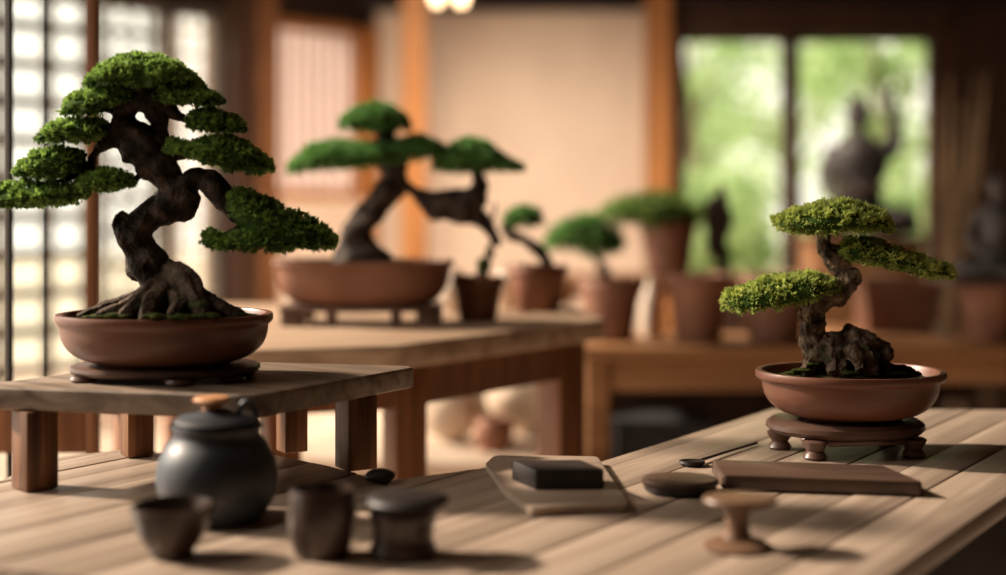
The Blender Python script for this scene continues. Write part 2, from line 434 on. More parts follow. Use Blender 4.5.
        for j in range(nv):
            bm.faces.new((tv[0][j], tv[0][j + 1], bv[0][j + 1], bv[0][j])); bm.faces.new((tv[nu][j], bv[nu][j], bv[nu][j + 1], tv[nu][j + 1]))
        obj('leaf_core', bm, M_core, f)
    return f
def T(pts, Y):
    """(px, py, radius px, depth offset m) -> tube points"""
    return [(P(a[0], a[1], Y + (a[3] if len(a) > 3 else 0)), a[2] * Y / F) for a in pts]
def twigs(parent, Y, root, targets, r0=1.6, m=None):
    bm = B()
    for (x, y, dy) in targets:
        mx_ = (root[0] * .5 + x * .5 + random.uniform(-3, 3)); my = (root[1] * .45 + y * .55 + random.uniform(0, 3))
        tube(bm, T([(root[0], root[1], r0, 0), (mx_, my, r0 * .75, dy * .5), (x, y, r0 * .35, dy)], Y), seg=7, n=5, rough=0.3, fs=200)
    return obj('twigs', bm, m or M_bark, parent)

# ------------------------------------------------------------------ the room
bm = B(); box(bm, (0.3, 2.8, -0.05), (9, 13.4, 0.1)); struct('floor', bm, M_floor)
bm = B(); box(bm, (0.9, 2.6, 2.95), (6.6, 12.0, 0.1)); struct('ceiling', bm, M_ceil)
bm = B(); box(bm, (3.75, 2.6, 1.45), (0.12, 12.0, 2.9)); struct('wall_right', bm, M_beam)
bm = B(); box(bm, (-2.34, -1.25, 1.45), (0.12, 4.1, 2.9)); struct('wall_left_blocker', bm, M_dwood)  # unseen wall, added to block daylight from the front left
bm = B(); box(bm, (0.9, -3.3, 1.45), (6.6, 0.12, 2.9)); struct('wall_behind', bm, M_dwood)
YB = 8.0
def bx(px, Y=YB): return (px - 503) / F * Y
def bz(py, Y=YB): return CH - (py - HZ) / F * Y
def wallbox(bm, x0, x1, z0, z1, y0, y1): return box(bm, ((x0 + x1) / 2, (y0 + y1) / 2, (z0 + z1) / 2), (x1 - x0, y1 - y0, z1 - z0))
# back wall: plaster field, then the wooden window bay
WX0, WX1 = bx(645), bx(960)
WZ0, WZ1 = 0.55, bz(38)
bm = B(); wallbox(bm, -0.80, WX0, 0, 2.9, YB, YB + .14); struct('wall_back', bm, M_plaster)
bm = B(); wallbox(bm, WX0, bx(682), 0, 2.9, YB, YB + .14); wallbox(bm, bx(682), bx(933), WZ1, 2.9, YB, YB + .14)
wallbox(bm, bx(682), bx(933), 0, WZ0, YB, YB + .14); wallbox(bm, bx(933), 3.75, 0, 2.9, YB, YB + .14)
struct('wall_back_wood', bm, M_dwood)
bm = B(); wallbox(bm, -0.80, bx(640), bz(11), 2.9, YB - .08, YB); struct('trim_1', bm, M_beam)
bm = B(); wallbox(bm, bx(682), bx(940), bz(37), bz(8), YB - .06, YB); struct('trim_2', bm, M_dwood)
bm = B(); wallbox(bm, bx(640), 3.69, bz(8), 2.9, YB - .10, YB); struct('trim_3', bm, M_beam)
bm = B(); wallbox(bm, bx(643), bx(668), 0, 2.9, YB - .16, YB - .10 + .02); struct('trim_4', bm, M_post)  # lit left part of the post, light painted as a warmer-coloured strip
bm = B(); wallbox(bm, bx(402, 7.6), bx(427, 7.6), 0, 2.9, 7.52, 7.66); struct('trim_5', bm, M_post)
def window_y(n, x0, x1, z0, z1, Y, nx, nz, fr=0.05, bar=0.02, m=M_dwood, pane=M_glass, kind='glass'):
    bm = B()
    wallbox(bm, x0, x0 + fr, z0, z1, Y, Y + .06); wallbox(bm, x1 - fr, x1, z0, z1, Y, Y + .06)
    wallbox(bm, x0 + fr, x1 - fr, z0, z0 + fr, Y, Y + .06); wallbox(bm, x0 + fr, x1 - fr, z1 - fr, z1, Y, Y + .06)
    for i in range(1, nx):
        x = x0 + fr + (x1 - x0 - 2 * fr) * i / nx; wallbox(bm, x - bar / 2, x + bar / 2, z0 + fr, z1 - fr, Y + .015, Y + .04)
    for i in range(1, nz):
        z = z0 + fr + (z1 - z0 - 2 * fr) * i / nz; wallbox(bm, x0 + fr, x1 - fr, z - bar / 2, z + bar / 2, Y + .012, Y + .043)
    w = struct('window_%d' % n, bm, m)
    bm = B(); wallbox(bm, x0 + fr, x1 - fr, z0 + fr, z1 - fr, Y + .048, Y + .054)
    obj('window_pane', bm, pane, w)
    return w
window_y(1, bx(682), bx(785) + .02, WZ0, WZ1, YB + .03, 1, 1, fr=0.02)
window_y(2, bx(797) - .02, bx(933), WZ0, WZ1, YB + .03, 1, 1, fr=0.02)
bm = B(); wallbox(bm, bx(783), bx(799), WZ0, WZ1, YB - .03, YB + .09); struct('trim_6', bm, M_dwood)
# window wall running back to the corner
KX, KY = -0.76, 8.0
def wp(t, off=0.0):   # off: towards the outside (back-left)
    n = Vector((-1.0, 0.94, 0)).normalized()
    return Vector((KX - .94 * t, KY - t, 0)) + n * off
ANG = math.atan2(-1.0, -.94)
def wseg(bm, t0, t1, z0, z1, o0, o1):
    a = wp(t0); b = wp(t1); L = (b - a).length
    c = (wp(t0, (o0 + o1) / 2) + wp(t1, (o0 + o1) / 2)) / 2
    return box(bm, (c.x, c.y, (z0 + z1) / 2), (L, o1 - o0, z1 - z0), ANG)
ZT = 2.10
bm = B(); wseg(bm, -0.1, 2.3, ZT, 2.9, -0.02, 0.12); struct('wall_window_header', bm, M_beam)
bm = B(); wseg(bm, .645, .758, 0, 2.9, -.10, .12); struct('trim_7', bm, M_dwood)
bm = B(); wseg(bm, .54, .64, 0, 2.9, -.10, .12); struct('trim_9', bm, M_leg)  # lit right half of the pillar, its brightness put into warmer wood
bm = B(); wseg(bm, -.02, .03, 0, ZT, -.04, .12); struct('trim_8', bm, M_post)
bm = B(); wseg(bm, .03, .54, 0, 1.10, 0, .12); struct('wall_left_low', bm, M_pale)
bm = B(); wseg(bm, .758, 2.3, 0, .12, 0, .12); struct('wall_left_sill', bm, M_pale)
def window_w(n, t0, t1, z0, z1, nx, nz, bar, fm, bmт, pane):
    bm = B(); fr = .03
    wseg(bm, t0, t0 + fr, z0, z1, .02, .09); wseg(bm, t1 - fr, t1, z0, z1, .02, .09)
    wseg(bm, t0, t1, z0, z0 + .05, .02, .09); wseg(bm, t0, t1, z1 - .05, z1, .02, .09)
    w = struct('window_%d' % n, bm, fm)
    bm = B()
    for i in range(1, nx):
        t = t0 + (t1 - t0) * i / nx; h = bar / 1.37 / 2; wseg(bm, t - h, t + h, z0 + .05, z1 - .05, .035, .06)
    for i in range(1, nz):
        z = z0 + (z1 - z0) * i / nz; wseg(bm, t0 + fr, t1 - fr, z - bar / 2, z + bar / 2, .033, .058)
    obj('muntins', bm, bmт, w)
    bm = B(); wseg(bm, t0 + fr, t1 - fr, z0 + .05, z1 - .05, .066, .070); obj('window_pane', bm, pane, w)
    return w
M_munt = noisy('pale_muntin_wood', [(0.42, 0.30, 0.22), (0.50, 0.36, 0.27)], scale=(6, 6, 6), rough=0.7, bump=0)
M_muntg = noisy('grey_muntin_wood', [(0.10, 0.085, 0.07), (0.15, 0.125, 0.10)], scale=(6, 6, 6), rough=0.7, bump=0)
window_w(3, .03, .54, 1.10, ZT, 9, 10, .012, M_post, M_munt, M_paper)
window_w(4, .758, .985, .12, ZT, 4, 16, .012, M_muntg, M_munt, M_glass)
window_w(5, .985, 1.29, .12, ZT, 4, 12, .028, M_muntg, M_muntg, M_glass)
window_w(6, 1.29, 2.3, .12, ZT, 6, 11, .05, M_muntg, M_muntg, M_glass)
# ceiling lamp with two globes
c = P(449, 1, 6.0)
t = thing('pendant_lamp', (c.x, c.y, 2.9), 'pendant lamp with two small glowing warm globes under the dark ceiling', 'lamp')
bm = B(); tube(bm, [(Vector((c.x, c.y, 2.9)), .006), (Vector((c.x, c.y, c.z + .09)), .006)], seg=8, n=2); obj('cord', bm, M_iron, t)
bm = B(); box(bm, (c.x, c.y, c.z + .075), (.14, .03, .02), 0, .004); obj('bar', bm, M_iron, t)
for s in (-1, 1):
    bm = B(); ball(bm, (c.x + s * .052, c.y, c.z + .005), .030, 3); tube(bm, [(Vector((c.x + s * .052, c.y, c.z + .03)), .014), (Vector((c.x + s * .052, c.y, c.z + .068)), .014)], seg=12, n=2)
    obj('glass_globe', bm, M_bulb, t)

# ------------------------------------------------------------------ garden outside
bm = B(); box(bm, (0, 20, -0.2), (50, 23, 0.2)); struct('garden_ground', bm, M_grass)
def garden_tree(loc, h, w, n, mleaf, label, name='garden_tree', cat='tree'):
    t = thing(name, (loc[0], loc[1], -0.1), label, cat, 'garden trees beyond the windows')
    bm = B(); a = Vector((loc[0], loc[1], -0.1))
    tube(bm, [(a, .11), (a + Vector((.08, 0, h * .4)), .08), (a + Vector((-.05, 0, h * .85)), .03)], seg=10, n=5, rough=.2, fs=4)
    for k in range(6):
        z = h * random.uniform(.35, .7); ang = random.uniform(0, 2 * PI)
        tube(bm, [(a + Vector((0, 0, z)), .04), (a + Vector((math.cos(ang) * w * .6, math.sin(ang) * w * .6, z + h * .2)), .015)], seg=7, n=3)
    obj('trunk', bm, M_bark2, t)
    cc = []
    for k in range(26):
        th = random.uniform(0, 2 * PI); rr = random.uniform(0, 1) ** .5 * w; zz = random.uniform(.12, 1.0) * h
        cc.append((loc[0] + math.cos(th) * rr, loc[1] + math.sin(th) * rr, zz, random.uniform(.25, .5) * w))
    cc = np.array(cc); idx = RNG.integers(0, len(cc), n); off = RNG.normal(0, .5, (n, 3)) * cc[idx, 3][:, None]
    base = cc[idx, :3] + off; dr = RNG.normal(0, 1, (n, 3)); dr[:, 2] -= .2
    ln = RNG.uniform(.08, .16, n)
    blades_mesh('crown', base, dr, ln, ln * .28, RNG.uniform(0, 1, n), mleaf, t)
kinds = ['tall loose green tree outside behind the left pane', 'broad leafy bush outside low behind the left pane', 'bright leafy tree outside between the two panes',
         'spreading green tree outside behind the seated figure with raised arm', 'slim tree outside at the right edge of the window', 'pale bush outside low behind the right pane',
         'farther tall tree outside seen over the bushes', 'farther dense tree outside near the right window post']
for i, (x, y, h, w) in enumerate([(1.7, 12.9, 3.2, .7), (1.5, 10.2, 1.2, .42), (3.0, 14.6, 3.4, .8), (3.1, 11.4, 2.9, .55), (4.4, 13.0, 3.2, .6), (2.8, 9.6, 1.1, .36), (2.6, 19.0, 4.6, 1.2), (6.6, 19.0, 4.8, 1.3)]):
    garden_tree((x, y), h, w, 2300, M_leafG, kinds[i])

# ------------------------------------------------------------------ main work table
TZ = 0.75
PDIR = Vector((0.685, 1.0, 0)).normalized(); PN = Vector((1.0, -0.685, 0)).normalized()
def gc(c, y):      # point on seam c at row y
    Y = F * (CH - TZ) / (y - HZ); return Vector((.685 * Y + c, Y, TZ))
poly = [G(a, b, TZ) for a, b in [(0, 480), (60, 456), (115, 450), (277, 455), (330, 466), (385, 480), (440, 473), (490, 466)]]
poly = [G(-90, 505, TZ)] + poly + [gc(-1.14, 464), gc(-1.14, 408), Vector((1.02, 2.31, TZ)), Vector((.685 * 2.27 - .525, 2.27, TZ))]
poly += [gc(-.525, 660), G(400, 640, TZ), G(120, 581, TZ), G(0, 567, TZ), G(-120, 552, TZ)]
table = thing('work_table', (-0.1, 1.6, 0), 'long weathered plank work table carrying both sharp bonsai and the tea ware', 'table')
seams = [-2.3, -1.87, -1.80, -1.737, -1.64, -1.52, -1.40, -1.27, -1.105, -1.005, -.905, -.80, -.71, -.632, -.2]
bmT = B()
for c0, c1 in zip(seams, seams[1:]):
    b2 = B(); f = b2.faces.new([b2.verts.new(p) for p in poly])
    g = .0011
    for cc, sgn in ((c0, -1), (c1, 1)):
        co = Vector((cc, 0, TZ)) - PN * (g * sgn)
        bmesh.ops.bisect_plane(b2, geom=b2.verts[:] + b2.edges[:] + b2.faces[:], plane_co=co, plane_no=PN * sgn, clear_outer=True)
    if not b2.faces: b2.free(); continue
    zo = random.uniform(-.0006, .0006)
    fs = b2.faces[:]
    r = bmesh.ops.extrude_face_region(b2, geom=fs)
    nv = [v for v in r['geom'] if isinstance(v, bmesh.types.BMVert)]
    top = [v for v in b2.verts if v not in nv]
    bmesh.ops.translate(b2, verts=nv, vec=(0, 0, -.024)); bmesh.ops.translate(b2, verts=top, vec=(0, 0, zo - .0006))
    bmesh.ops.recalc_face_normals(b2, faces=b2.faces)
    es = [e for e in b2.edges if len(e.link_faces) == 2 and e.calc_face_angle(0) > .5]
    bmesh.ops.bevel(b2, geom=es, offset=.0014, segments=2, affect='EDGES', profile=.5)
    me = bpy.data.meshes.new('t'); b2.to_mesh(me); b2.free(); bmT.from_mesh(me); bpy.data.meshes.remove(me)
obj('tabletop', bmT, M_table, table)
def side(bm, p, q, w=.03, h=.08, z=.678): beam(bm, (p.x, p.y, z), (q.x, q.y, z), w, h, .003)
bm = B(); i1 = gc(-.66, 428); i2 = gc(-.66, 620); i3 = Vector((-.95, 1.40, 0)); i4 = Vector((-.75, 1.80, 0)); side(bm, i3, i4); side(bm, Vector((-.9, 1.5, 0)), Vector((.28, 1.30, 0)))
obj('apron', bm, M_leg, table)
bm = B(); beam(bm, (i1.x, i1.y, .500), (i2.x, i2.y, .500), .03, .45, .003); obj('shade_board', bm, M_beam, table)  # added near-black board; its colour stands for shade below the table edge
for x, y in [(-.93, 1.45), (-.72, 1.78), (.06, 1.03), (.86, 2.16), (.56, 2.16)]:
    obj('leg', boxb((x, y, .3585), (.07, .07, .717), .6, .004), M_leg, table)

# ------------------------------------------------------------------ low stand on the left
SZ = CH - .226
A = G(256, 395, SZ); Bc = G(421, 366, SZ); Dd = G(-30, 386, SZ); Cc = Bc + Dd - A
def rounded(pts, r, n=6):
    out = []; m = len(pts)
    for i in range(m):
        p0, p1, p2 = pts[i - 1], pts[i], pts[(i + 1) % m]
        a = p1 + (p0 - p1).normalized() * r; b = p1 + (p2 - p1).normalized() * r
        for k in range(n + 1):
            t_ = k / n; out.append((1 - t_) ** 2 * a + 2 * t_ * (1 - t_) * p1 + t_ * t_ * b)
    return out
stand = thing('low_display_stand', ((A + Cc) / 2).xy.to_3d() + Vector((0, 0, TZ)), 'low thick plank display stand under the large bonsai, standing on the work table', 'stand')
bm = B(); prism(bm, rounded([A, Bc, Cc, Dd], .028), SZ - .028, SZ, .004, 3); obj('tabletop', bm, M_stand, stand)
for (lx, ly, w) in [(35, 488, .041), (356, 468, .042), (137, 455, .036), (300, 452, .034)]:
    p = G(lx, ly, TZ); 
    if ly == 452: p = G(292, 451, TZ)
    bm = B(); box(bm, (p.x, p.y, (TZ + SZ - .028) / 2), (w, w, SZ - .028 - TZ - .0004), .78 if lx < 100 else .55, .002)
    obj('leg', bm, M_leg, stand)

# ------------------------------------------------------------------ bonsai pots
def oval_pot(parent, c, R, H, ry, matl, rim=.010, foot=.62, p=2.15, belly=.955):
    """c at the base centre"""
    bm = B()
    prof = [(0, .0), (R * foot * .98, .0), (R * foot, .002)]
    for k in range(1, 9):
        s = k / 8; prof.append((R * (foot + (belly - foot) * math.sin(s * PI / 2) ** .8), .004 + (H - .016 - .004) * s ** 1.6))
    prof += [(R * (belly + .01), H - .013), (R * .985, H - .0115), (R * 1.0, H - .008), (R * 1.0, H - .003), (R * .99, H), (R * .935, H), (R * .92, H - .003), (R * .90, H - .018), (R * .86, H - .03), (0, H - .03)]
    lathe(bm, c, prof, ry, 72, p)
    return obj('pot', bm, matl, parent, ang=50)
def soil_mound(parent, c, R, ry, h, matl=None):
    bm = B(); prof = [(R, -.012)] + [(R * (1 - s), h * (1 - (1 - s) ** 2) - .002) for s in [0, .1, .2, .3, .45, .6, .8]] + [(0, h)]
    lathe(bm, c, prof, ry, 64)
    for v in bm.verts: v.co.z += .003 * noise.fractal(v.co * 60, 1, 2, 3)
    return obj('soil', bm, matl or M_soil, parent)

# ---- left bonsai
YL = 1.76
ctr = P(165, 313, YL)
bl_ = thing('bonsai_tree', (ctr.x, YL, SZ + .018), 'large dark-trunked bonsai with many tiered foliage pads in an oval pot on the low stand', 'bonsai')
RL = 107 * YL / F
HP = (CH - 113 / F * YL) - (SZ + .0185)
oval_pot(bl_, (ctr.x, YL, SZ + .0185), RL, HP, .80, M_clay, foot=.62)
rimz = SZ + .0185 + HP
soil_mound(bl_, (ctr.x, YL, rimz - .012), RL * .905, .80, .018)
# plate under the pot
pl = thing('pot_plate', (ctr.x, YL, SZ), 'flat oval footed tray under the large bonsai pot', 'pot stand', 'footed stands under the pots')
bm = B(); lathe(bm, (P(166, 0, YL).x, YL, SZ + .0075), [(0, 0), (.112, 0), (.117, .002), (.119, .005), (.118, .009), (.112, .0105), (0, .0105)], .72, 64, 2.3); obj('plate', bm, M_plate, pl)
for fx, fy in [(-.090, -.045), (-.09, .045), (.035, -.077), (.09, .045), (.093, -.042)]:
    bm = B(); lathe(bm, (ctr.x + fx, YL + fy, SZ), [(0, 0), (.014, 0), (.0175, .003), (.015, .0075), (.0, .0076)], .8, 20); obj('foot', bm, M_plate, pl)
# trunk
bm = B()
K = dict(seg=26, n=7, ridge=.10, nr=6, twist=55, rough=.35, fs=45)
tube(bm, T([(172, 318, 36), (166, 298, 27), (158, 280, 21), (148, 262, 19), (137, 245, 17), (136, 230, 16), (150, 217, 16), (168, 207, 18), (184, 196, 17), (192, 188, 13)], YL), **K)
tube(bm, T([(132, 238, 14), (124, 228, 10), (121, 220, 8), (127, 214, 6)], YL), seg=16, n=5, ridge=.1, nr=5, twist=80, rough=.4, fs=60)
tube(bm, T([(176, 202, 15), (186, 186, 13), (200, 179, 11), (214, 187, 12, -.005), (224, 200, 12, -.008), (234, 214, 9, -.012), (241, 224, 5, -.016)], YL), **K)
tube(bm, T([(182, 190, 12), (170, 180, 14), (162, 168, 17), (149, 155, 20), (136, 141, 20), (127, 128, 15), (125, 115, 12), (132, 104, 12), (146, 99, 13), (152, 88, 8), (150, 74, 5)], YL), **K)
tube(bm, T([(150, 152, 12), (158, 142, 11), (160, 128, 8), (158, 111, 12), (150, 101, 11)], YL), **K)
tube(bm, T([(152, 100, 10), (168, 108, 7), (180, 117, 6), (196, 122, 3), (222, 124, 1.5)], YL), seg=14, n=5, rough=.4, fs=60)
tube(bm, T([(158, 150, 12), (172, 152, 8), (190, 152, 5), (215, 154, 3), (245, 160, 1.5)], YL), seg=14, n=5, rough=.4, fs=60)
tube(bm, T([(134, 142, 12), (118, 144, 8), (104, 146, 6), (95, 152, 5), (93, 165, 4.5), (92, 178, 3.5)], YL), seg=14, n=5, rough=.4, fs=60)
tube(bm, T([(93, 172, 4), (70, 178, 3), (40, 186, 2)], YL), seg=10, n=5, rough=.4, fs=60)
tube(bm, T([(94, 178, 3.5), (110, 184, 3), (128, 184, 3.5), (139, 177, 4), (141, 171, 3), (136, 168, 2)], YL), seg=10, n=5, rough=.4, fs=60)
tube(bm, T([(128, 118, 8), (112, 112, 5), (98, 110, 3)], YL), seg=10, n=5, rough=.4, fs=60)
tube(bm, T([(124, 130, 8), (104, 132, 5), (84, 132, 3)], YL), seg=10, n=5, rough=.4, fs=60)
tube(bm, T([(150, 96, 8), (135, 90, 5), (118, 84, 3)], YL), seg=10, n=5, rough=.4, fs=60)
tube(bm, T([(152, 94, 8), (170, 90, 4), (190, 96, 3)], YL), seg=10, n=5, rough=.4, fs=60)
tr = fused(bm, .0016, .0022, 60, .0022, 190, 1)
obj('trunk', tr, M_bark, bl_, ang=180)
# roots
bm = B()
rootz = [((158, 284, 13, 0), (140, 294, 8, -.01), (118, 303, 6.5, -.015), (96, 310, 5, -.02), (78, 317, 3.5, -.02)),
         ((158, 288, 13, -.01), (140, 299, 8, -.03), (122, 308, 6.5, -.045), (104, 314, 5, -.05), (92, 320, 3, -.05)),
         ((160, 286, 13, -.015), (148, 296, 10, -.045), (138, 304, 9, -.06), (126, 314, 7, -.07), (118, 322, 5, -.075)),
         ((166, 286, 12, -.015), (158, 297, 11, -.05), (150, 308, 9, -.075), (146, 322, 8, -.085)),
         ((170, 292, 12, -.02), (180, 302, 8, -.065), (176, 312, 8, -.08), (170, 324, 8, -.09)),
         ((168, 272, 13, -.005), (182, 276, 12, -.03), (192, 288, 12, -.045), (196, 300, 10, -.06), (202, 312, 8, -.075), (206, 322, 6, -.08)),
         ((176, 284, 11, -.01), (194, 292, 9, -.03), (212, 302, 7, -.045), (228, 311, 5.5, -.05), (242, 319, 4, -.05)),
         ((176, 284, 12, 0), (198, 294, 8, -.01), (220, 304, 6, -.015), (238, 312, 4.5, -.015), (252, 318, 3, -.015)),
         ((163, 290, 14, .02), (140, 304, 9, .05), (118, 314, 6, .06)), ((172, 290, 14, .02), (200, 306, 9, .05), (224, 316, 6, .06))]
for r in rootz: tube(bm, T(r, YL), seg=20, n=7, ridge=.16, nr=5, twist=35, rough=.35, fs=45)
tube(bm, T([(172, 306, 34), (167, 290, 24), (160, 272, 16)], YL), seg=24, n=5, ridge=.1, nr=7, twist=20, rough=.3, fs=45)
rt = fused(bm, .0015, .0012, 60, .0022, 170, 1)
obj('roots', rt, M_root, bl_, ang=180)
# moss tufts at the feet of the roots
def moss(parent, pts, Y, m=M_moss):
    for (x, y, r, dy) in pts: obj('moss', ball(B(), P(x, y, Y + dy), r * Y / F, 3, (1.9, 1.3, .42), .5, 90), m, parent)
moss(bl_, [(118, 316, 7, -.075), (156, 316, 6, -.10), (180, 317, 7, -.10), (206, 316, 7, -.085), (232, 316, 8, -.04), (246, 316, 6, -.01), (100, 317, 6, -.05), (90, 317, 5, -.03)], YL)
# pads
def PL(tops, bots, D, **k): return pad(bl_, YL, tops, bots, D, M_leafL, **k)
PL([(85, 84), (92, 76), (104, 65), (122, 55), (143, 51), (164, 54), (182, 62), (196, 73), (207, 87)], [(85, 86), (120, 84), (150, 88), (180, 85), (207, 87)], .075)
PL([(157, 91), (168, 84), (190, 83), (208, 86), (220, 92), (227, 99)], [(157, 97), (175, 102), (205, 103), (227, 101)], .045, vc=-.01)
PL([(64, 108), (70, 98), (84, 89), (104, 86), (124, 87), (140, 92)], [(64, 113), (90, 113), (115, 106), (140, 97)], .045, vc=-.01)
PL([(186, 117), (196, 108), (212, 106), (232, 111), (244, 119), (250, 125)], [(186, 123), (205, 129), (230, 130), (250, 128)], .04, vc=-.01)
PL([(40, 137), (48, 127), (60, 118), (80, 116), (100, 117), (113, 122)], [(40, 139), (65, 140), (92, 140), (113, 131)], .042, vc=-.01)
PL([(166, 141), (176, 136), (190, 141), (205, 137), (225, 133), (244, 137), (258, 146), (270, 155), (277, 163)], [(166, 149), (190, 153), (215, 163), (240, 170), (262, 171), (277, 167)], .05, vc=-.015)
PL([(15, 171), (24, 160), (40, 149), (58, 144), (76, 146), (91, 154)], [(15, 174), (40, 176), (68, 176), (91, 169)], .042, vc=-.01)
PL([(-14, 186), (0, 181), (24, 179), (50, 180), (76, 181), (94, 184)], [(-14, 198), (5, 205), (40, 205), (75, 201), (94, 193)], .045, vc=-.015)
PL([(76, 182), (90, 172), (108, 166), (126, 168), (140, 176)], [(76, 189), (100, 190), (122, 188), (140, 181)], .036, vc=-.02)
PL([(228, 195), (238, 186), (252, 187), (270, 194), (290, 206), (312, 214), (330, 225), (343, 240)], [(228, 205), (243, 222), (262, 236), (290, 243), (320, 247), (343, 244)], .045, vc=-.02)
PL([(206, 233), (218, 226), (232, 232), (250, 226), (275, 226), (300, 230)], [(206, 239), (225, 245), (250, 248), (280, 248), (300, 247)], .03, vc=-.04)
twigs(bl_, YL, (200, 124), [(215, 128, -.02), (230, 128, -.03), (240, 127, -.01)])
twigs(bl_, YL, (190, 153), [(210, 160, -.03), (228, 168, -.03), (245, 170, -.03), (180, 150, -.02), (215, 166, .02)])
twigs(bl_, YL, (241, 224), [(225, 240, -.05), (250, 243, -.05), (275, 245, -.04), (300, 246, -.04), (322, 246, -.03), (215, 236, -.05)])
twigs(bl_, YL, (92, 178), [(60, 200, -.04), (30, 203, -.04), (110, 189, -.04), (75, 196, -.04)])
twigs(bl_, YL, (150, 92), [(120, 88, -.04), (135, 90, -.06), (165, 90, -.05), (185, 89, -.04), (105, 108, -.03), (90, 110, -.03)])

# ---- right bonsai
YR = 1.93
ctr = P(850, 372, YR)
stz = TZ
st_h = .046
br = thing('bonsai_tree', (ctr.x, YR, stz + st_h), 'small fresh green bonsai with three foliage pads in a round-sided clay pot', 'bonsai')
RR = 93.5 * YR / F
pz = stz + st_h + .0005
HP = (CH - 170 / F * YR) - pz
oval_pot(br, (ctr.x, YR, pz), RR, HP, .82, M_clay2, foot=.55, p=2.1, belly=.93)
rimz = pz + HP
soil_mound(br, (ctr.x, YR, rimz - .012), RR * .905, .82, .014)
sr = thing('pot_plate', (ctr.x, YR, TZ), 'dark footed pot stand with bulbous turned legs under the small bonsai', 'pot stand', 'footed stands under the pots')
bm = B(); lathe(bm, (P(845, 0, YR).x, YR, TZ + .026), [(0, 0), (.094, 0), (.103, .002), (.109, .008), (.108, .014), (.101, .019), (.080, .0195), (0, .0195)], .78, 64, 2.2); obj('plate', bm, M_plate, sr)
for fx, fy in [(-.056, -.062), (-.088, .015), (.082, -.045), (.075, .05), (-.03, .075)]:
    bm = B(); lathe(bm, (P(845, 0, YR).x + fx, YR + fy, TZ), [(0, 0), (.014, 0), (.0165, .003), (.014, .008), (.011, .011), (.016, .018), (.018, .024), (.014, .0262), (0, .0263)], 1, 24); obj('foot', bm, M_plate, sr)
bm = B(); tube(bm, [(Vector((P(845, 0, YR).x - .04, YR - .068, TZ + .022)), .005), (Vector((P(845, 0, YR).x + .02, YR - .078, TZ + .025)), .004), (Vector((P(845, 0, YR).x + .07, YR - .054, TZ + .022)), .005)], seg=10, n=6); obj('apron', bm, M_plate, sr)
bm = B()
K = dict(seg=24, n=7, ridge=.12, nr=5, twist=70, rough=.35, fs=60)
tube(bm, T([(826, 378, 20), (820, 358, 16), (814, 338, 14), (812, 320, 13), (815, 306, 12), (828, 297, 11), (842, 290, 12), (848, 278, 11), (842, 267, 10), (831, 257, 9), (824, 246, 8), (825, 235, 7.5), (829, 226, 5)], YR), **K)
tube(bm, T([(824, 246, 6), (840, 248, 4), (856, 256, 3.2), (875, 261, 2.6), (900, 265, 2), (930, 272, 1.2)], YR), seg=12, n=6, rough=.5, fs=80)
tube(bm, T([(826, 300, 7), (812, 292, 4), (798, 296, 3.4), (780, 303, 2.8), (758, 304, 2), (735, 304, 1.2)], YR), seg=12, n=6, rough=.5, fs=80)
tube(bm, T([(832, 286, 6, -.008), (824, 284, 4, -.012), (812, 292, 3.5, -.012)], YR), seg=12, n=6, rough=.5, fs=80)
tube(bm, T([(829, 228, 6), (815, 224, 3.4), (798, 226, 2.2), (780, 222, 1.2)], YR), seg=12, n=5, rough=.5, fs=80)
tube(bm, T([(829, 228, 6), (848, 226, 3.4), (868, 229, 1.8)], YR), seg=12, n=5, rough=.5, fs=80)
tr = fused(bm, .0012, .0022, 90, .0030, 170, 1)
obj('trunk', tr, M_bark2, br, ang=180)
bm = B()
for r in [((822, 345, 13, -.005), (812, 362, 8, -.02), (800, 374, 5, -.03)), ((835, 340, 13, -.01), (838, 356, 12, -.035), (836, 374, 9, -.05)),
          ((845, 338, 12, -.01), (862, 340, 11, -.03), (870, 356, 9, -.045), (868, 374, 7, -.05)), ((855, 345, 11, -.01), (874, 344, 9, -.02), (886, 356, 7, -.03), (884, 372, 6, -.035)),
          ((840, 350, 12, -.02), (856, 356, 9, -.05), (862, 370, 7, -.06)), ((842, 346, 14, .01), (862, 356, 12, .02), (882, 370, 8, .02)), ((828, 350, 14, .02), (812, 366, 8, .03), (800, 376, 5, .04))]:
    tube(bm, T(r, YR), seg=18, n=6, ridge=.15, nr=5, twist=60, rough=.5, fs=60)
ball(bm, P(845, 352, YR), .030, 4, (1.25, .9, .75), .35, 40)
ball(bm, P(850, 368, YR), .034, 4, (1.4, 1.0, .5), .35, 40)
rt = fused(bm, .0013, .003, 60, .0036, 150, 1)
obj('roots', rt, M_root2, br, ang=180)
bm = B(); ball(bm, P(896, 372, YR - .01), .020, 4, (1.2, 1.2, .5), .6, 70); ball(bm, P(876, 372, YR - .02), .018, 4, (1.2, 1.2, .5), .6, 70); obj('bark_chips', bm, M_soil, br)
moss(br, [(803, 370, 5, -.03), (812, 364, 4, -.03), (908, 373, 7, -.01), (795, 373, 5, -.02), (850, 373, 5, -.065), (892, 374, 6, -.04)], YR)
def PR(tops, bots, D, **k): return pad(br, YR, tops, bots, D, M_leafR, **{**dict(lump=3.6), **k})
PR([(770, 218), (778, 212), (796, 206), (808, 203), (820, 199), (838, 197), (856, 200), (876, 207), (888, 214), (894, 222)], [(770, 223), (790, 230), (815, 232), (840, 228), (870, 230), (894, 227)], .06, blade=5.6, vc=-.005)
PR([(835, 243), (846, 236), (862, 235), (882, 240), (904, 249), (925, 256), (944, 261), (954, 268)], [(835, 251), (850, 259), (880, 264), (905, 268), (935, 277), (954, 273)], .048, blade=5.6, vc=-.01)
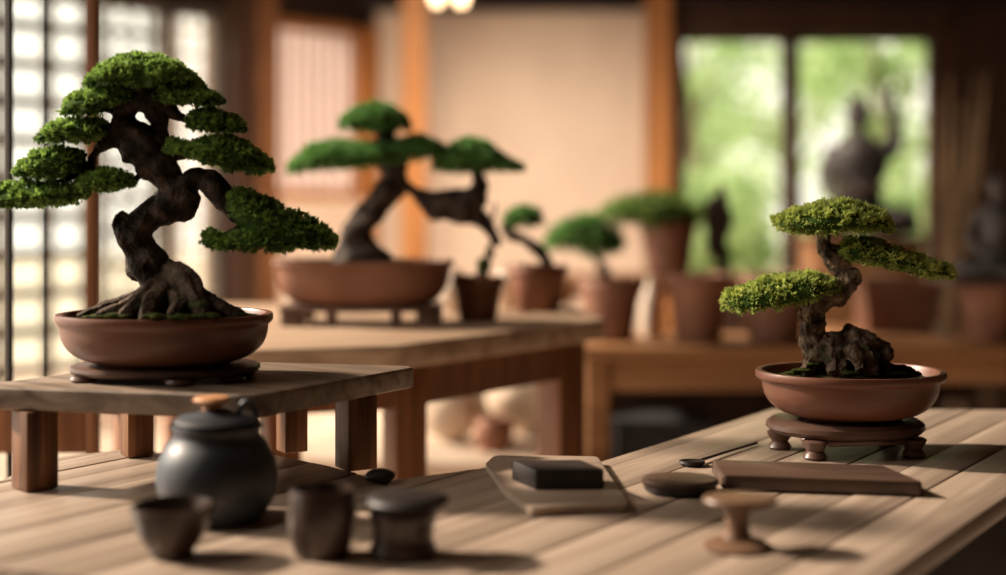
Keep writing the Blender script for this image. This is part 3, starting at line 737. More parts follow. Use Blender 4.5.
PR([(717, 294), (726, 286), (742, 284), (760, 274), (782, 272), (804, 268), (820, 271), (838, 280)], [(717, 304), (735, 309), (765, 306), (790, 301), (815, 293), (838, 286)], .048, blade=5.6, vc=-.01)
twigs(br, YR, (829, 230), [(800, 229, -.03), (785, 226, -.04), (850, 229, -.03), (872, 229, -.04), (812, 232, -.05)], 1.3, M_bark2)
twigs(br, YR, (856, 257), [(880, 265, -.03), (900, 269, -.04), (925, 275, -.03), (868, 263, -.03)], 1.3, M_bark2)
twigs(br, YR, (800, 297), [(780, 306, -.03), (762, 307, -.04), (742, 309, -.03), (728, 306, -.02)], 1.3, M_bark2)

# ------------------------------------------------------------------ tea ware in the foreground
def foot(px, py): return G(px, py, TZ)
YJ = 1.52; c = Vector(((217 - 503) / F * YJ, YJ, TZ))
j = thing('tea_jar', c, 'round dark blue-grey glazed jar with a wooden knob on its lid', 'jar')
s = YJ / F
bm = B(); lathe(bm, c, [(0, 0), (42 * s, 0), (46 * s, .003), (56 * s, .020), (60 * s, .042), (58 * s, .064), (50 * s, .082), (44 * s, .090), (43 * s, .097), (46 * s, .101), (45 * s, .104), (38 * s, .104), (37 * s, .097), (0, .09)], 1, 64); obj('body', bm, M_jar, j, ang=60)
lz = TZ + .1045
bm = B(); lathe(bm, (c.x, c.y, lz), [(0, 0), (41 * s, 0), (43 * s, .003), (38 * s, .008), (16 * s, .012), (12 * s, .015), (0, .015)], 1, 56); l = obj('lid', bm, M_jar, j)
bm = B(); kc = (c.x - 5 * s, c.y, lz + .0152); lathe(bm, kc, [(0, 0), (10 * s, 0), (9 * s, .004), (17 * s, .008), (19 * s, .011), (16 * s, .014), (0, .015)], 1, 36); obj('knob', bm, M_knob, l)
bm = B()
hp = [(Vector((c.x + (30 + 10 * math.cos(a)) * s, c.y, lz - .002 + .026 * math.sin(a))), .003) for a in [0, .5, 1.1, 1.7, 2.3, 2.9]]
tube(bm, hp, seg=10, n=6); obj('handle', bm, M_jar, l)

YC = 1.36; c = Vector(((172 - 503) / F * YC, YC, TZ)); s = YC / F
cup = obj('tea_bowl', lathe(B(), c, [(0, 0), (20 * s, 0), (22 * s, .003), (21 * s, .006), (28 * s, .014), (36 * s, .027), (40 * s, .042), (41 * s, .050), (39 * s, .051), (37 * s, .042), (30 * s, .022), (0, .014)], 1, 56), M_cup, None, 60, c)
tag(cup, 'small brown tea bowl with a narrow foot at the table front, before the jar', 'bowl')
YC = 1.36; c = Vector(((322 - 503) / F * YC, YC, TZ)); s = YC / F
cup = obj('tea_cup', lathe(B(), c, [(0, 0), (24 * s, 0), (27 * s, .003), (33 * s, .022), (35 * s, .042), (33 * s, .060), (32 * s, .067), (30 * s, .067), (30 * s, .055), (31 * s, .035), (24 * s, .008), (0, .006)], 1, 56), M_cup, None, 60, c)
tag(cup, 'barrel-shaped brown tea cup without lid, between tea bowl and lidded cup', 'cup')
YC = 1.36; c = Vector(((403 - 503) / F * YC, YC, TZ)); s = YC / F
cup = thing('lidded_cup', c, 'squat dark cup with a wide flat overhanging lid at the table front', 'cup')
obj('body', lathe(B(), c, [(0, 0), (27 * s, 0), (33 * s, .003), (34 * s, .009), (30 * s, .014), (31 * s, .030), (34 * s, .040), (33 * s, .044), (29 * s, .044), (27 * s, .02), (0, .012)], 1, 56), M_cup, cup, 60)
obj('lid', lathe(B(), (c.x + 4 * s, c.y, TZ + .0445), [(0, 0), (32 * s, .0), (38 * s, .006), (42 * s, .010), (41 * s, .013), (30 * s, .016), (0, .019)], 1, 56), M_dark, cup, 60)
# little lid/pebble next to the stand leg
c = foot(380, 483); bm = B(); ball(bm, (c.x, c.y, TZ + .0085), .014, 3, (1.4, 1.1, .62), .25, 60); o = obj('river_pebble', bm, M_dark, None, 38, c); tag(o, 'small dark pebble lying next to the right leg of the low stand', 'pebble')

# tray with ink block
tr_ = B()
tp = [(485, 463), (494, 455), (540, 455), (598, 456), (630, 504), (582, 505), (530, 508), (503, 489)]
tpts = [G(a, b, TZ + .010) for a, b in tp]
prism(tr_, rounded(tpts, .010, 4), TZ + .0002, TZ + .010, .0022)
c = sum((Vector(p) for p in tpts), Vector()) / len(tpts); c.z = TZ
tray = obj('serving_tray', tr_, M_tray, None, 38, c); tag(tray, 'light wooden board with a rounded corner, lying beneath the dark block', 'tray')
bp = [G(a, b, TZ + .034) for a, b in [(519, 461), (578, 461), (592, 467), (537, 468)]]
b0 = [G(a, b, TZ + .0104) for a, b in [(520, 476), (585, 474), (606, 489), (536, 490)]]
bm = B()
hh = .0235
q = [G(536, 490, TZ + .0104), G(604, 489, TZ + .0104)]
q2 = [q[1] + Vector((-.024, .06, 0)), q[0] + Vector((-.028, .06, 0))]
prism(bm, rounded([q[0], q[1], q2[0], q2[1]], .003, 3), TZ + .0104, TZ + .0104 + hh, .002)
ink = obj('ink_block', bm, M_dark, None, 38, Vector((q[0].x, q[0].y, TZ + .0104))); tag(ink, 'thick black rectangular block resting on the light wooden board', 'block')

# round flat case
c = foot(680, 492); s = c.y / F
case = thing('round_case', c, 'flat round dark wooden case between the black block and the long dark board', 'case')
obj('body', lathe(B(), c, [(0, 0), (31 * s, 0), (35 * s, .003), (37 * s, .010), (0, .0102)], .85, 56), M_dark, case)
obj('lid', lathe(B(), (c.x, c.y, TZ + .0104), [(0, 0), (38 * s, 0), (38.5 * s, .004), (36 * s, .0065), (0, .008)], .85, 56), M_board, case)
# long board
q0 = G(718, 487, TZ + .018); q1 = G(923, 484, TZ + .018); q2 = G(905, 467, TZ + .018); q3 = G(722, 464, TZ + .018)
q0 = G(722, 490, TZ); q1 = G(923, 497, TZ); dy = Vector((-.012, .135, 0))
bm = B(); prism(bm, rounded([q0, q1, q1 + dy * .75 + Vector((-.01, 0, 0)), q0 + dy * .75 + Vector((.012, 0, 0))], .006, 4), TZ + .0002, TZ + .0185, .003)
o = obj('wooden_board', bm, M_board, None, 38, Vector((q0.x, q0.y, TZ))); tag(o, 'long thick dark wooden board lying in front of the small bonsai', 'board')
# brush
a = foot(692, 466) + Vector((0, 0, .005)); b_ = foot(757, 445) + Vector((0, 0, .003))
br_ = thing('bamboo_scoop', Vector((a.x, a.y, TZ)), 'thin dark scoop with a round tip lying along a plank seam', 'scoop')
obj('handle', tube(B(), [(a + Vector((.01, .01, 0)), .0022), ((a + b_) / 2, .0018), (b_, .0018)], seg=8, n=4), M_dark, br_)
obj('bowl', lathe(B(), (a.x, a.y, TZ + .0003), [(0, 0), (.013, 0), (.0175, .004), (.0165, .007), (.012, .005), (0, .0035)], .8, 28), M_dark, br_)
# turned pedestal
c = foot(737, 548); s = c.y / F
tp_ = thing('turned_pedestal', c, 'small turned wooden pedestal with a flat one-sided top at the table front', 'pedestal')
obj('base', lathe(B(), c, [(0, 0), (32 * s, 0), (34 * s, .003), (28 * s, .007), (16 * s, .010), (0, .0105)], 1, 48), M_turned, tp_)
obj('stem', lathe(B(), (c.x, c.y, TZ + .0107), [(0, 0), (15 * s, 0), (12 * s, .008), (12 * s, .022), (16 * s, .031), (0, .0312)], 1, 36), M_turned, tp_)
obj('top', lathe(B(), (c.x + 3 * s, c.y, TZ + .0421), [(0, 0), (20 * s, .0), (35 * s, .003), (37.5 * s, .006), (36 * s, .009), (20 * s, .0105), (0, .011)], .8, 48), M_turned, tp_)

# ------------------------------------------------------------------ middle table with the blurred bonsai
MZ = CH - .265
mt = thing('plank_table', (-.3, 3.0, 0), 'thick-topped wooden table behind the low stand carrying the twin-trunk bonsai', 'table')
mp = [G(401, 345, MZ), G(606, 319, MZ), Vector((.16, 3.55, MZ)), Vector((-.86, 3.55, MZ)), Vector((-.95, 3.2, MZ)), Vector((-.76, 2.49, MZ)), G(257, 350, MZ)]
bm = B(); prism(bm, rounded(mp, .02, 4), MZ - .045, MZ, .006, 3); obj('tabletop', bm, M_mid, mt)
bm = B(); i = [p.copy() for p in mp]
ctrm = Vector((-.35, 3.05, MZ))
ii = [p + (ctrm - p).normalized() * .06 for p in i]
for k in range(len(ii)):
    a, b = ii[k], ii[(k + 1) % len(ii)]
    beam(bm, (a.x, a.y, MZ - .085), (b.x, b.y, MZ - .085), .025, .078)
obj('apron', bm, M_midleg, mt)
for (x, y) in [(-.185, 2.60), (.135, 3.02), (-.42, 2.60), (-.70, 2.62), (.125, 3.40), (-.80, 3.42)]:
    obj('leg', boxb((x, y, (MZ - .0455) / 2), (.065, .065, MZ - .0455), .5, .004), M_midleg, mt)
# low pale plinth with stones behind the table
LZ = .36
pp = [(-.62, 3.95), (.19, 3.85), (.185, 4.75), (-.62, 4.75)]
pn = thing('stone_plinth', (-.2, 4.3, 0), 'low pale stone plinth seen beneath the plank table', 'plinth')
bm = B(); prism(bm, rounded([Vector((*p, 0)) for p in pp], .02, 3), LZ - .05, LZ, .006); obj('slab', bm, M_stone, pn)
bm = B(); box(bm, (-.215, 4.32, (LZ - .05) / 2 + .0005), (.72, .74, LZ - .052), 0, .01); obj('base', bm, M_grey, pn)
def stone(px, py, Y, r, m, label, scl=(1.2, 1, .8)):
    x, y, z = (px - 503) / F * Y, Y, LZ
    bm = B(); ball(bm, (x, y, z + r * scl[2] * .93), r, 4, scl, .12, 5 / r / 4)
    zmin = min(v.co.z for v in bm.verts); bmesh.ops.translate(bm, verts=bm.verts, vec=(0, 0, z - zmin + .0005))
    o = obj('rounded_stone', bm, m, None, 60, Vector((x, y, z))); tag(o, label, 'stone', 'stones under the plank table'); return o
stone(450, 0, 4.25, .10, M_stone, 'pale rounded stone on the plinth next to the near table leg', (1, 1, .95))
stone(530, 0, 4.40, .135, M_stone, 'largest pale boulder on the plinth, near the far table leg', (1.0, 1, 1.0))
stone(480, 0, 4.60, .075, M_grey, 'grey stone on the plinth behind the pale ones')
c = Vector(((494 - 503) / F * 4.08, 4.08, LZ)); o = obj('clay_pot', lathe(B(), c, [(0, .0005), (.04, .0005), (.057, .04), (.06, .073), (.048, .096), (.043, .10), (.037, .096), (.04, .04), (0, .03)], 1, 36), M_terra, None, 60, c); tag(o, 'small round orange clay pot on the plinth between stones', 'pot')

# mid bonsai
YM = 2.98
c = P(364, 0, YM); c.z = MZ
ms = YM / F
pst = thing('pot_plate', c, 'dark stand with arched feet under the twin-trunk bonsai pot', 'pot stand', 'footed stands under the pots')
bm = B(); box(bm, (c.x, YM, MZ + .036), (.34, .19, .012), 0, .004); obj('plate', bm, M_plate, pst)
for fx, fy in [(-.142, -.07), (-.142, .07), (.142, -.07), (.142, .07), (-.06, -.075), (.075, -.075)]:
    bm = B(); box(bm, (c.x + fx, YM + fy, MZ + .0152), (.05 if abs(fx) > .1 else .022, .03, .0296), 0, .004); obj('foot', bm, M_plate, pst)
mb = thing('bonsai_tree', (c.x, YM, MZ + .0425), 'twin-trunk bonsai with smooth umbrella pads in a long shallow pot on the middle table', 'bonsai')
oval_pot(mb, (c.x, YM, MZ + .0425), 90 * ms, (CH - 60 * ms) - MZ - .0425, .58, M_terra2, foot=.72, p=3.0)
soil_mound(mb, (c.x, YM, CH - 60 * ms - .012), 90 * ms * .90, .56, .012)
bm = B(); K = dict(seg=18, n=6, ridge=.08, nr=5, twist=30, rough=.35, fs=25)
tube(bm, T([(360, 266, 30), (358, 246, 19), (360, 226, 14), (374, 206, 14), (390, 188, 15), (394, 172, 14), (386, 158, 12), (384, 140, 9), (384, 126, 9), (378, 116, 6)], YM), **K)
tube(bm, T([(394, 178, 13), (410, 188, 7), (425, 199, 9), (442, 207, 16), (460, 206, 18), (474, 198, 14), (480, 184, 8), (474, 170, 6), (468, 158, 5)], YM), **K)
tube(bm, T([(462, 212, 12), (480, 218, 9), (492, 232, 7), (500, 246, 4)], YM), **K)
tube(bm, T([(386, 160, 9), (360, 158, 5), (330, 158, 3), (305, 162, 2)], YM), seg=10, n=5)
tube(bm, T([(388, 156, 8), (410, 152, 5), (430, 150, 3)], YM), seg=10, n=5)
ball(bm, P(360, 256, YM), .055, 3, (1.1, .8, .6), .3, 20)
obj('trunk', fused(bm, .004, .004, 25, 0, 0, 1), M_bark, mb, ang=180)
KM = dict(dens=.55, blade=4.6, k=12, lump=1.2, under=.3, wid=.22)
pad(mb, YM, [(337, 120), (345, 112), (360, 103), (375, 99), (392, 103), (406, 112), (413, 121)], [(337, 127), (360, 129), (390, 130), (413, 126)], .10, M_leafM, **KM)
pad(mb, YM, [(285, 166), (296, 154), (310, 142), (335, 137), (362, 140), (390, 140), (408, 136)], [(285, 172), (320, 168), (360, 166), (390, 163), (408, 160)], .12, M_leafM, **KM)
pad(mb, YM, [(385, 140), (405, 134), (420, 132), (438, 139), (450, 147)], [(385, 160), (405, 160), (430, 155), (450, 150)], .09, M_leafM, **KM)
pad(mb, YM, [(430, 160), (442, 150), (452, 140), (470, 134), (486, 138), (498, 148), (512, 157), (526, 164)], [(430, 168), (455, 171), (495, 170), (526, 168)], .10, M_leafM, **KM)

# potted plants: pot profile + something growing in it
def pot(name, px, pb, Y, w, h, label, m=M_terra, foliage=None, cat='potted plant', taper=.72, z=None, group=None, lip=True):
    """w, h in pixels at Y; pb row of its foot (or z)"""
    s = Y / F; c = P(px, pb, Y)
    if z is not None: c.z = z
    c.z += .0006
    t = thing(name, c, label, cat, group)
    R = w / 2 * s; H = h * s
    prof = [(0, 0), (R * taper * .9, 0), (R * taper, .003), (R * .93, H * .78), (R * .93, H * .80), (R, H * .81), (R, H - .003), (R * .97, H), (R * .90, H), (R * .87, H - .004), (R * .86, H * .86), (0, H * .86)]
    if not lip: prof = [(0, 0), (R * taper * .8, 0), (R * taper, .004), (R * .97, H * .5), (R * .98, H * .78), (R, H * .9), (R * .97, H), (R * .90, H), (R * .87, H - .004), (R * .86, H * .86), (0, H * .86)]
    obj('pot', lathe(B(), c, prof, 1, 44), m, t, 50)
    so = lathe(B(), (c.x, c.y, c.z + H * .86), [(R * .86, -.001), (R * .84, .002), (0, .012)], 1, 32); obj('soil', so, M_soil, t)
    return t, c, R, H
# small pot with a bud
t, c, R, H = pot('potted_sprout', 478, 318, 3.05, 52, 44, 'small terracotta pot with a short mossy sprout beside the twin-trunk bonsai', z=MZ)
obj('stem', tube(B(), T([(480, 284, 7), (484, 270, 5), (488, 255, 4), (494, 235, 2.5), (492, 222, 2), (495, 208, 1.8), (494, 203, 1)], 3.05), seg=10, n=5, rough=.5, fs=60), M_bark, t)
bm = B(); ball(bm, P(484, 264, 3.04), .018, 3, (1, 1, .9), .4, 60); ball(bm, P(490, 252, 3.05), .011, 3, (1, 1, 1.3), .4, 60); obj('moss', bm, M_moss, t)
# second pot
t, c, R, H = pot('potted_bonsai', 538, 308, 3.30, 60, 46, 'terracotta pot with a leaning bare-stemmed little bonsai at the table end', z=MZ)
obj('trunk', tube(B(), T([(548, 268, 6), (540, 252, 6), (524, 240, 5), (510, 234, 6), (505, 225, 4), (515, 216, 3), (526, 212, 2)], 3.30), seg=12, n=6, rough=.5, fs=40), M_bark, t)
pad(t, 3.30, [(500, 218), (508, 208), (522, 203), (538, 206), (546, 214)], [(500, 224), (522, 226), (546, 222)], .07, M_leafM, **KM)
# pale vases on the middle table
for (px, Yv, w, h, lab) in [(455, 3.28, 34, 42, 'cream ceramic vase between the long bonsai pot and the sprout pot'), (508, 3.42, 34, 40, 'cream ceramic vase between the sprout pot and the leaning bonsai'), (305, 3.30, 44, 40, 'cream ceramic jar behind the left end of the long bonsai pot')]:
    s = Yv / F; c = Vector(((px - 503) * s, Yv, MZ + .0005)); R = w / 2 * s; H = h * s
    o = obj('ceramic_vase', lathe(B(), c, [(0, 0), (R * .6, 0), (R * .9, H * .25), (R, H * .5), (R * .8, H * .8), (R * .45, H * .92), (R * .5, H), (R * .42, H), (R * .38, H * .9), (R * .7, H * .6), (0, H * .1)], 1, 36), M_ceram, None, 60, c)
    tag(o, lab, 'vase', 'cream vases on the middle table')

# ------------------------------------------------------------------ lattice screen at the far left
YS = 2.30
scn = thing('lattice_screen', ((30 - 503) / F * YS, YS, 0), 'tall slim lattice screen with black iron rods and a brown end post', 'screen')
def sx(px): return (px - 503) / F * YS
for px_, w in [(10, .011), (45, .0075), (-30, .0075)]:
    obj('rod', tube(B(), [(Vector((sx(px_), YS, .02)), w / 2), (Vector((sx(px_), YS, 2.2)), w / 2)], seg=10, n=2), M_iron, scn)
obj('post', boxb((sx(93), YS, 1.1), (.017, .03, 2.2), 0, .002), M_midleg, scn)
obj('post', boxb((sx(-75), YS, 1.1), (.017, .03, 2.2), 0, .002), M_midleg, scn)
zt = CH - (405 - HZ) / F * YS; zb = CH - (452 - HZ) / F * YS
obj('lower_panel', boxb((sx(9), YS + .0, (zt + zb) / 2), (sx(93) - sx(-75) - .02, .022, zt - zb), 0, .002), M_midleg, scn)
obj('top_rail', boxb((sx(9), YS, 2.215), (sx(97) - sx(-79), .03, .028), 0, .002), M_midleg, scn)
obj('foot_rail', boxb((sx(9), YS, .012), (sx(97) - sx(-79), .12, .022), 0, .002), M_midleg, scn)

# ------------------------------------------------------------------ back benches and their pots
def bench(name, x0, x1, y0, y1, z, th, label, legs=True, ap=.05, m=M_bench, shelf=None, back=False):
    t = thing(name, ((x0 + x1) / 2, (y0 + y1) / 2, 0), label, 'bench')
    obj('tabletop', boxb(((x0 + x1) / 2, (y0 + y1) / 2, z - th / 2), (x1 - x0, y1 - y0, th), 0, .005), m, t)
    if ap:
        for yy in (y0 + .05, y1 - .05): obj('apron', box(B(), ((x0 + x1) / 2, yy, z - th - ap / 2), (x1 - x0 - .08, .025, ap - .001), 0, .002), m, t)
    for xx in (x0 + .06, x1 - .06):
        for yy in (y0 + .06, y1 - .06):
            obj('leg', boxb((xx, yy, (z - th) / 2), (.07, .07, z - th - .001), 0, .003), m, t)
    if back: obj('shade_panel', boxb(((x0 + x1) / 2, y1 - .02, (z - th) / 2), (x1 - x0 - .2, .02, z - th - .01), 0, .002), M_dwood, t)  # dark sheet added for the shade underneath the bench
    if shelf: obj('lower_shelf', boxb(((x0 + x1) / 2, (y0 + y1) / 2, shelf), (x1 - x0 - .1, y1 - y0 - .1, .025), 0, .003), m, t)
    return t
Y1 = 4.25
bz1 = CH - (347 - HZ) / F * (Y1 - .2)
bench('plant_bench', bx(578, Y1 - .2), bx(852, Y1 - .2), Y1 - .2, Y1 + .25, bz1, .035, 'long low brown bench behind the table holding the big terracotta pots', ap=.10, back=True)
Y2 = 4.95
bz2 = CH - (276 - HZ) / F * Y2
bench('plant_shelf', bx(545, Y2), bx(900, Y2), Y2 - .15, Y2 + .3, bz2, .03, 'higher brown shelf behind the low bench, under the back windows', ap=.04)
pz1 = bz1; 
t, c, R, H = pot('terracotta_pot', 610, 0, Y1, 64, 62, 'brown pot with a green shrub, nearest the middle table end', m=M_terra2, z=pz1)
KB = dict(dens=.35, blade=6.5, k=10, lump=3.5, under=.3, wid=.25)
obj('trunk', tube(B(), T([(610, 292, 6), (604, 272, 5), (596, 258, 4), (590, 248, 3)], Y1), seg=10, n=5, rough=.5, fs=30), M_bark, t)
pad(t, Y1, [(540, 236), (556, 220), (578, 210), (600, 212), (618, 226), (628, 238)], [(540, 246), (580, 250), (605, 254), (628, 246)], .14, M_leafM, **KB)
t, c, R, H = pot('terracotta_pot', 698, 0, Y1, 64, 66, 'plain brown terracotta pot below the dark driftwood', m=M_terra, z=pz1)
obj('stem', tube(B(), T([(702, 292, 4), (698, 280, 3), (700, 268, 2)], Y1), seg=8, n=4), M_bark, t)
t, c, R, H = pot('terracotta_pot', 775, 0, Y1 - .02, 72, 64, 'wide brown terracotta pot beside the small bonsai pot', m=M_terra2, z=pz1)
obj('stem', tube(B(), T([(772, 302, 4), (768, 288, 3), (770, 276, 2)], Y1), seg=8, n=4), M_bark, t)
t, c, R, H = pot('shrub_pot', 668, 0, Y2, 58, 56, 'tall brown pot holding a wide pale green shrub on the higher shelf', m=M_terra2, z=bz2)
obj('trunk', tube(B(), T([(668, 224, 5), (664, 212, 5), (660, 204, 4)], Y2), seg=10, n=5), M_bark, t)
pad(t, Y2, [(596, 208), (612, 196), (634, 189), (662, 188), (684, 194), (698, 204), (706, 212)], [(596, 218), (620, 222), (660, 224), (690, 222), (706, 218)], .16, M_leafP, **KB)
# driftwood
bm = B(); s = Y2 / F
tube(bm, T([(726, 278, 8), (724, 262, 8), (718, 244, 10), (722, 226, 11), (720, 208, 9), (722, 196, 5), (720, 186, 3)], Y2), seg=16, n=6, rough=.6, fs=14, ridge=.12, nr=4, twist=12)
tube(bm, T([(718, 240, 6), (710, 228, 5), (706, 214, 3), (708, 204, 2)], Y2), seg=12, n=5, rough=.5, fs=14)
zmin = min(v.co.z for v in bm.verts); bmesh.ops.translate(bm, verts=bm.verts, vec=(0, 0, bz2 - zmin + .001))
o = obj('driftwood_piece', bm, M_bark, None, 60, Vector((P(721, 0, Y2).x, Y2, bz2))); tag(o, 'upright dark driftwood piece in front of the left window pane', 'driftwood')
# white bottle / vase behind lower pots
c = Vector((bx(652, Y1 + .12), Y1 + .12, pz1 + .0005)); s = Y1 / F
o = obj('ceramic_vase', lathe(B(), c, [(0, 0), (11 * s, 0), (13 * s, .02), (13 * s, .10), (8 * s, .15), (5 * s, .17), (6 * s, .19), (4 * s, .19), (4 * s, .16), (0, .05)], 1, 32), M_ceram, None, 60, c); tag(o, 'tall pale vase standing between two brown pots on the low bench', 'vase')
# dark basket under the bench
c = Vector((bx(664, 4.2), 4.22, 0.0005)); 
bk = thing('storage_basket', c, 'black woven basket under the low bench', 'basket')
bm = B(); prism(bm, rounded([Vector((c.x - .15, c.y - .11, 0)), Vector((c.x + .15, c.y - .11, 0)), Vector((c.x + .15, c.y + .11, 0)), Vector((c.x - .15, c.y + .11, 0))], .03, 5), .001, .42, .006)
obj('body', bm, M_basket, bk)
bm = B(); prism(bm, rounded([Vector((c.x - .155, c.y - .115, 0)), Vector((c.x + .155, c.y - .115, 0)), Vector((c.x + .155, c.y + .115, 0)), Vector((c.x - .155, c.y + .115, 0))], .03, 5), .4205, .44, .006); obj('rim', bm, M_basket, bk)

# right-hand bench
Y3 = 4.15
bz3 = CH - (345 - HZ) / F * (Y3 - .15)
bench('side_bench', bx(866, Y3 - .15), bx(1120, Y3 - .15), Y3 - .15, Y3 + .55, bz3, .04, 'brown bench at the far right holding the planter and the seated figure', ap=.08, shelf=.36, back=True)
zz = bz3
# rectangular planter
c = Vector((bx(893, 4.45), 4.45, zz + .0006)); s = 4.45 / F
pt = thing('rectangular_planter', c, 'dark rectangular planter behind the small bonsai', 'planter')
bm = B(); w2, d2, h2 = 36 * s, .10, 50 * s
prof = [(0, 0, 0), (w2 * .86, d2 * .86, 0), (w2 * .95, d2 * .95, h2 * .8), (w2, d2, h2 * .82), (w2, d2, h2), (w2 * .9, d2 * .88, h2), (w2 * .88, d2 * .85, h2 * .85)]
rings = []
for (a, b, z_) in prof[1:]:
    rings.append([bm.verts.new((c.x + sx_ * a, c.y + sy_ * b, c.z + z_)) for sx_, sy_ in ((-1, -1), (1, -1), (1, 1), (-1, 1))])
bm.faces.new(rings[0][::-1])
for Aa, Bb in zip(rings, rings[1:]):
    for i in range(4): bm.faces.new((Aa[i], Aa[(i + 1) % 4], Bb[(i + 1) % 4], Bb[i]))
bm.faces.new(rings[-1]); obj('box', bm, M_terra2, pt)
# pot under the right statue
t, c4, R4, H4 = pot('terracotta_pot', 990, 0, 4.15, 62, 56, 'reddish flared terracotta pot beneath the seated figure at the right edge', m=M_terra, z=zz)
# logs on lower shelf
lg = []
for (px_, dy_, r, lab) in [(905, .0, .045, 'short cut log standing behind the small pot, under the side bench'), (955, -.02, .05, 'short cut log standing centrally under the side bench'), (990, .02, .055, 'thickest short cut log under the side bench, at the right edge')]:
    x = bx(px_, 4.1); c = Vector((x, 4.12 + dy_, .373)); h = random.uniform(.13, .19)
    q = thing('cut_log', c, lab, 'log', 'logs under the side bench')
    bm = B(); tube(bm, [(c + Vector((0, 0, .0006)), r), (c + Vector((0, 0, h / 2)), r * 1.02), (c + Vector((0, 0, h)), r * .97)], seg=20, n=5, rough=.25, fs=25); obj('bark', bm, M_log, q)
    bm = B(); lathe(bm, (c.x, c.y, c.z + h + .0005), [(0, 0), (r * .88, 0), (r * .86, .003), (0, .004)], 1, 20); obj('cut_end', bm, M_logend, q)

# statues: one continuous body each
def seated_figure(name, c, H, label, raised=True, face=0.0):
    """c: centre of the underside; H total height"""
    t = thing(name, c, label, 'statue')
    u = H / 1.0
    R = Matrix.Rotation(face, 3, 'Z')
    def W(x, y, z): return Vector(c) + R @ Vector((x * u, y * u, z * u))
    bm = B()
    tube(bm, [(W(0, 0, .08), .20 * u), (W(0, 0, .25), .17 * u), (W(0, .01, .45), .155 * u), (W(0, .01, .60), .17 * u), (W(0, 0, .68), .12 * u), (W(0, 0, .73), .055 * u)], seg=20, n=5)
    tube(bm, [(W(0, 0, .70), .05 * u), (W(0, -.005, .78), .045 * u)], seg=14, n=3)
    ball(bm, W(0, -.01, .86), .100 * u, 3, (.90, 1.0, 1.15)); ball(bm, W(0, .02, .965), .045 * u, 3)
    ball(bm, W(0, -.10, .845), .018 * u, 2, (.8, 1, 1.4))                                  # nose
    for sgn in (-1, 1):
        ball(bm, W(sgn * .083, .0, .84), .02 * u, 2, (.5, .8, 1.9))                       # long ears
        tube(bm, [(W(sgn * .10, .0, .10), .12 * u), (W(sgn * .28, -.12, .085), .10 * u), (W(sgn * .34, -.20, .08), .085 * u)], seg=16, n=5)   # thighs
        tube(bm, [(W(sgn * .34, -.20, .075), .075 * u), (W(sgn * .16, -.30, .07), .065 * u), (W(-sgn * .06, -.30, .06), .05 * u), (W(-sgn * .14, -.29, .055), .035 * u)], seg=14, n=5)   # shins and feet
    def arm(pts): tube(bm, [(W(*p[:3]), p[3] * u) for p in pts], seg=14, n=5)
    def hand(wr, d, side):
        for k in range(4):
            o_ = side * (k - 1.5) * .017
            tube(bm, [(wr + o_ * .6 * u, .011 * u), (wr + (d * .05 + o_) * u, .010 * u), (wr + (d * (.085 - abs(k - 1.5) * .008) + o_ * 1.1) * u, .007 * u)], seg=8, n=3)
        tube(bm, [(wr, .012 * u), (wr + (side * -.04 + d * .03) * u, .008 * u)], seg=8, n=3)
        ball(bm, wr + d * .02 * u, .030 * u, 2, (1, .7, 1.1))
    if raised:
        ball(bm, W(0, 0, .50), .2 * u, 3, (1.12, .8, 1.05))
        arm([(.15, 0, .60, .075), (.23, -.02, .60, .07), (.26, -.04, .70, .055), (.24, -.05, .84, .042), (.23, -.05, .97, .032)])
        hand(W(.23, -.05, .98), R @ Vector((0.05, 0, 1)).normalized(), R @ Vector((1, 0, 0)))
    else:
        arm([(.16, 0, .62, .06), (.22, -.02, .46, .052), (.24, -.10, .32, .045), (.27, -.20, .22, .034), (.29, -.24, .18, .027)])
        hand(W(.29, -.25, .175), R @ Vector((0.1, -.6, -.6)).normalized(), R @ Vector((1, 0, 0)))
    arm([(-.16, 0, .62, .06), (-.23, -.02, .46, .052), (-.23, -.10, .32, .045), (-.14, -.20, .24, .034), (-.07, -.24, .20, .027)])
    hand(W(-.06, -.245, .195), R @ Vector((.9, -.3, -.1)).normalized(), R @ Vector((0, -.3, .9)))
    bm = fused(bm, .011 * u * 1.0, .004, 18, 0, 0, 2)
    zmin = min(v.co.z for v in bm.verts); bmesh.ops.translate(bm, verts=bm.verts, vec=(0, 0, c[2] - zmin + .0008))
    obj('body', bm, M_bronze, t, ang=180)
    # robe sash across the lap
    bm = B(); tube(bm, [(W(-.17, -.14, .36), .02 * u), (W(0, -.195, .33), .026 * u), (W(.17, -.14, .36), .02 * u)], seg=12, n=6); obj('sash', bm, M_log, t)
    return t
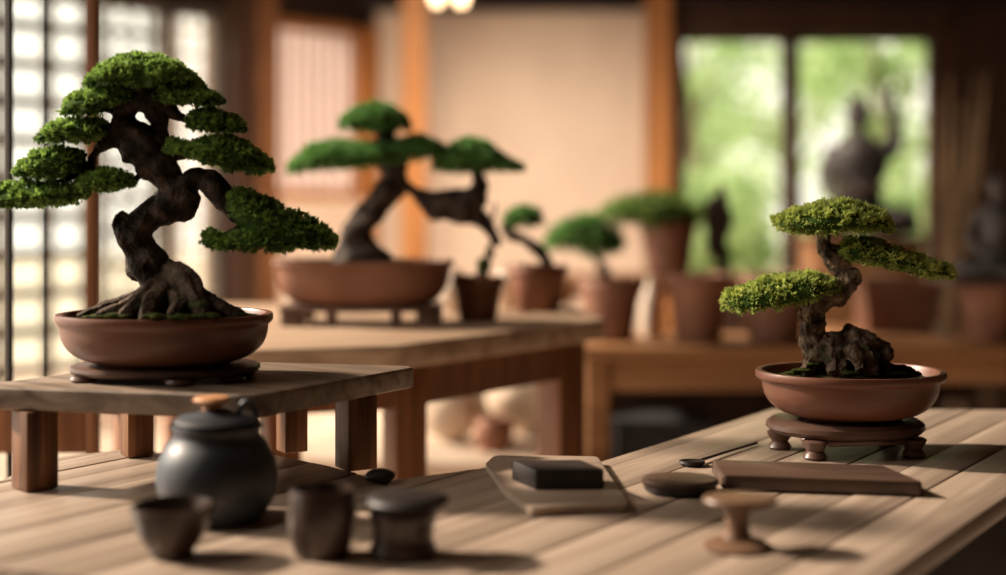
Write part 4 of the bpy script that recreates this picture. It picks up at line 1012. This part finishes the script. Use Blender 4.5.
# pedestal for the middle statue, standing by the window
YT = 6.0; s = YT / F; px_ = 858
c = Vector((bx(px_, YT), YT, 0)); pt_z = CH - (236 - HZ) * s
pd = thing('wooden_pedestal', c, 'brown wooden cabinet pedestal beneath the figure with raised arm', 'pedestal')
obj('body', boxb((c.x, c.y, (pt_z - .03) / 2 + .0003), (100 * s, .40, pt_z - .03), 0, .006), M_bench, pd)
obj('top', boxb((c.x, c.y, pt_z - .0145), (108 * s, .44, .028), 0, .006), M_midleg, pd)
seated_figure('seated_statue', (c.x, c.y, pt_z), 138 * s, 'dark seated statue raising one arm, silhouetted against the right window', True, -.1)
# right statue sits on a board over the pot
s4 = 4.15 / F
slab = obj('statue_board', boxb((c4.x, c4.y, c4.z + H4 + .0068), (.30, .20, .012), 0, .003), M_plate, None, 38, Vector((c4.x, c4.y, c4.z + H4))); tag(slab, 'thin dark board between the flared pot and the seated figure', 'board')
seated_figure('seated_statue', (c4.x + .03, c4.y + .02, c4.z + H4 + .0135), 104 * s4, 'dark seated statue with hands down at the right edge, on the flared pot', False, -.35)

# reed bundle
Yr = 4.75; c = Vector((bx(955, Yr), Yr, .0)); 
rb = thing('reed_bundle', c, 'bundle of tall dry reeds leaning at the dark wall beside the window', 'reeds')
bm = B()
for k in range(46):
    a0 = random.uniform(0, 2 * PI); r0 = random.uniform(0, .035)
    b0_ = Vector((c.x + math.cos(a0) * r0, c.y + math.sin(a0) * r0, .003)); 
    top = P(random.uniform(932, 990), random.uniform(70, 190), Yr + random.uniform(.02, .3))
    w_ = random.uniform(.0022, .0045)
    mid = b0_.lerp(top, .45) + Vector((0, 0, .0)); mid.x = mid.x * .35 + (c.x + (math.cos(a0) * r0)) * .65
    tube(bm, [(b0_, w_), (mid, w_), (top, w_ * .5)], seg=5, n=4)
obj('stalks', bm, M_straw, rb)
bm = B(); tube(bm, [(Vector((c.x + math.cos(a) * .05 , c.y + math.sin(a) * .05, .55)), .006) for a in [i * 2 * PI / 12 for i in range(13)]], seg=8, n=3); obj('tie', bm, M_log, rb)
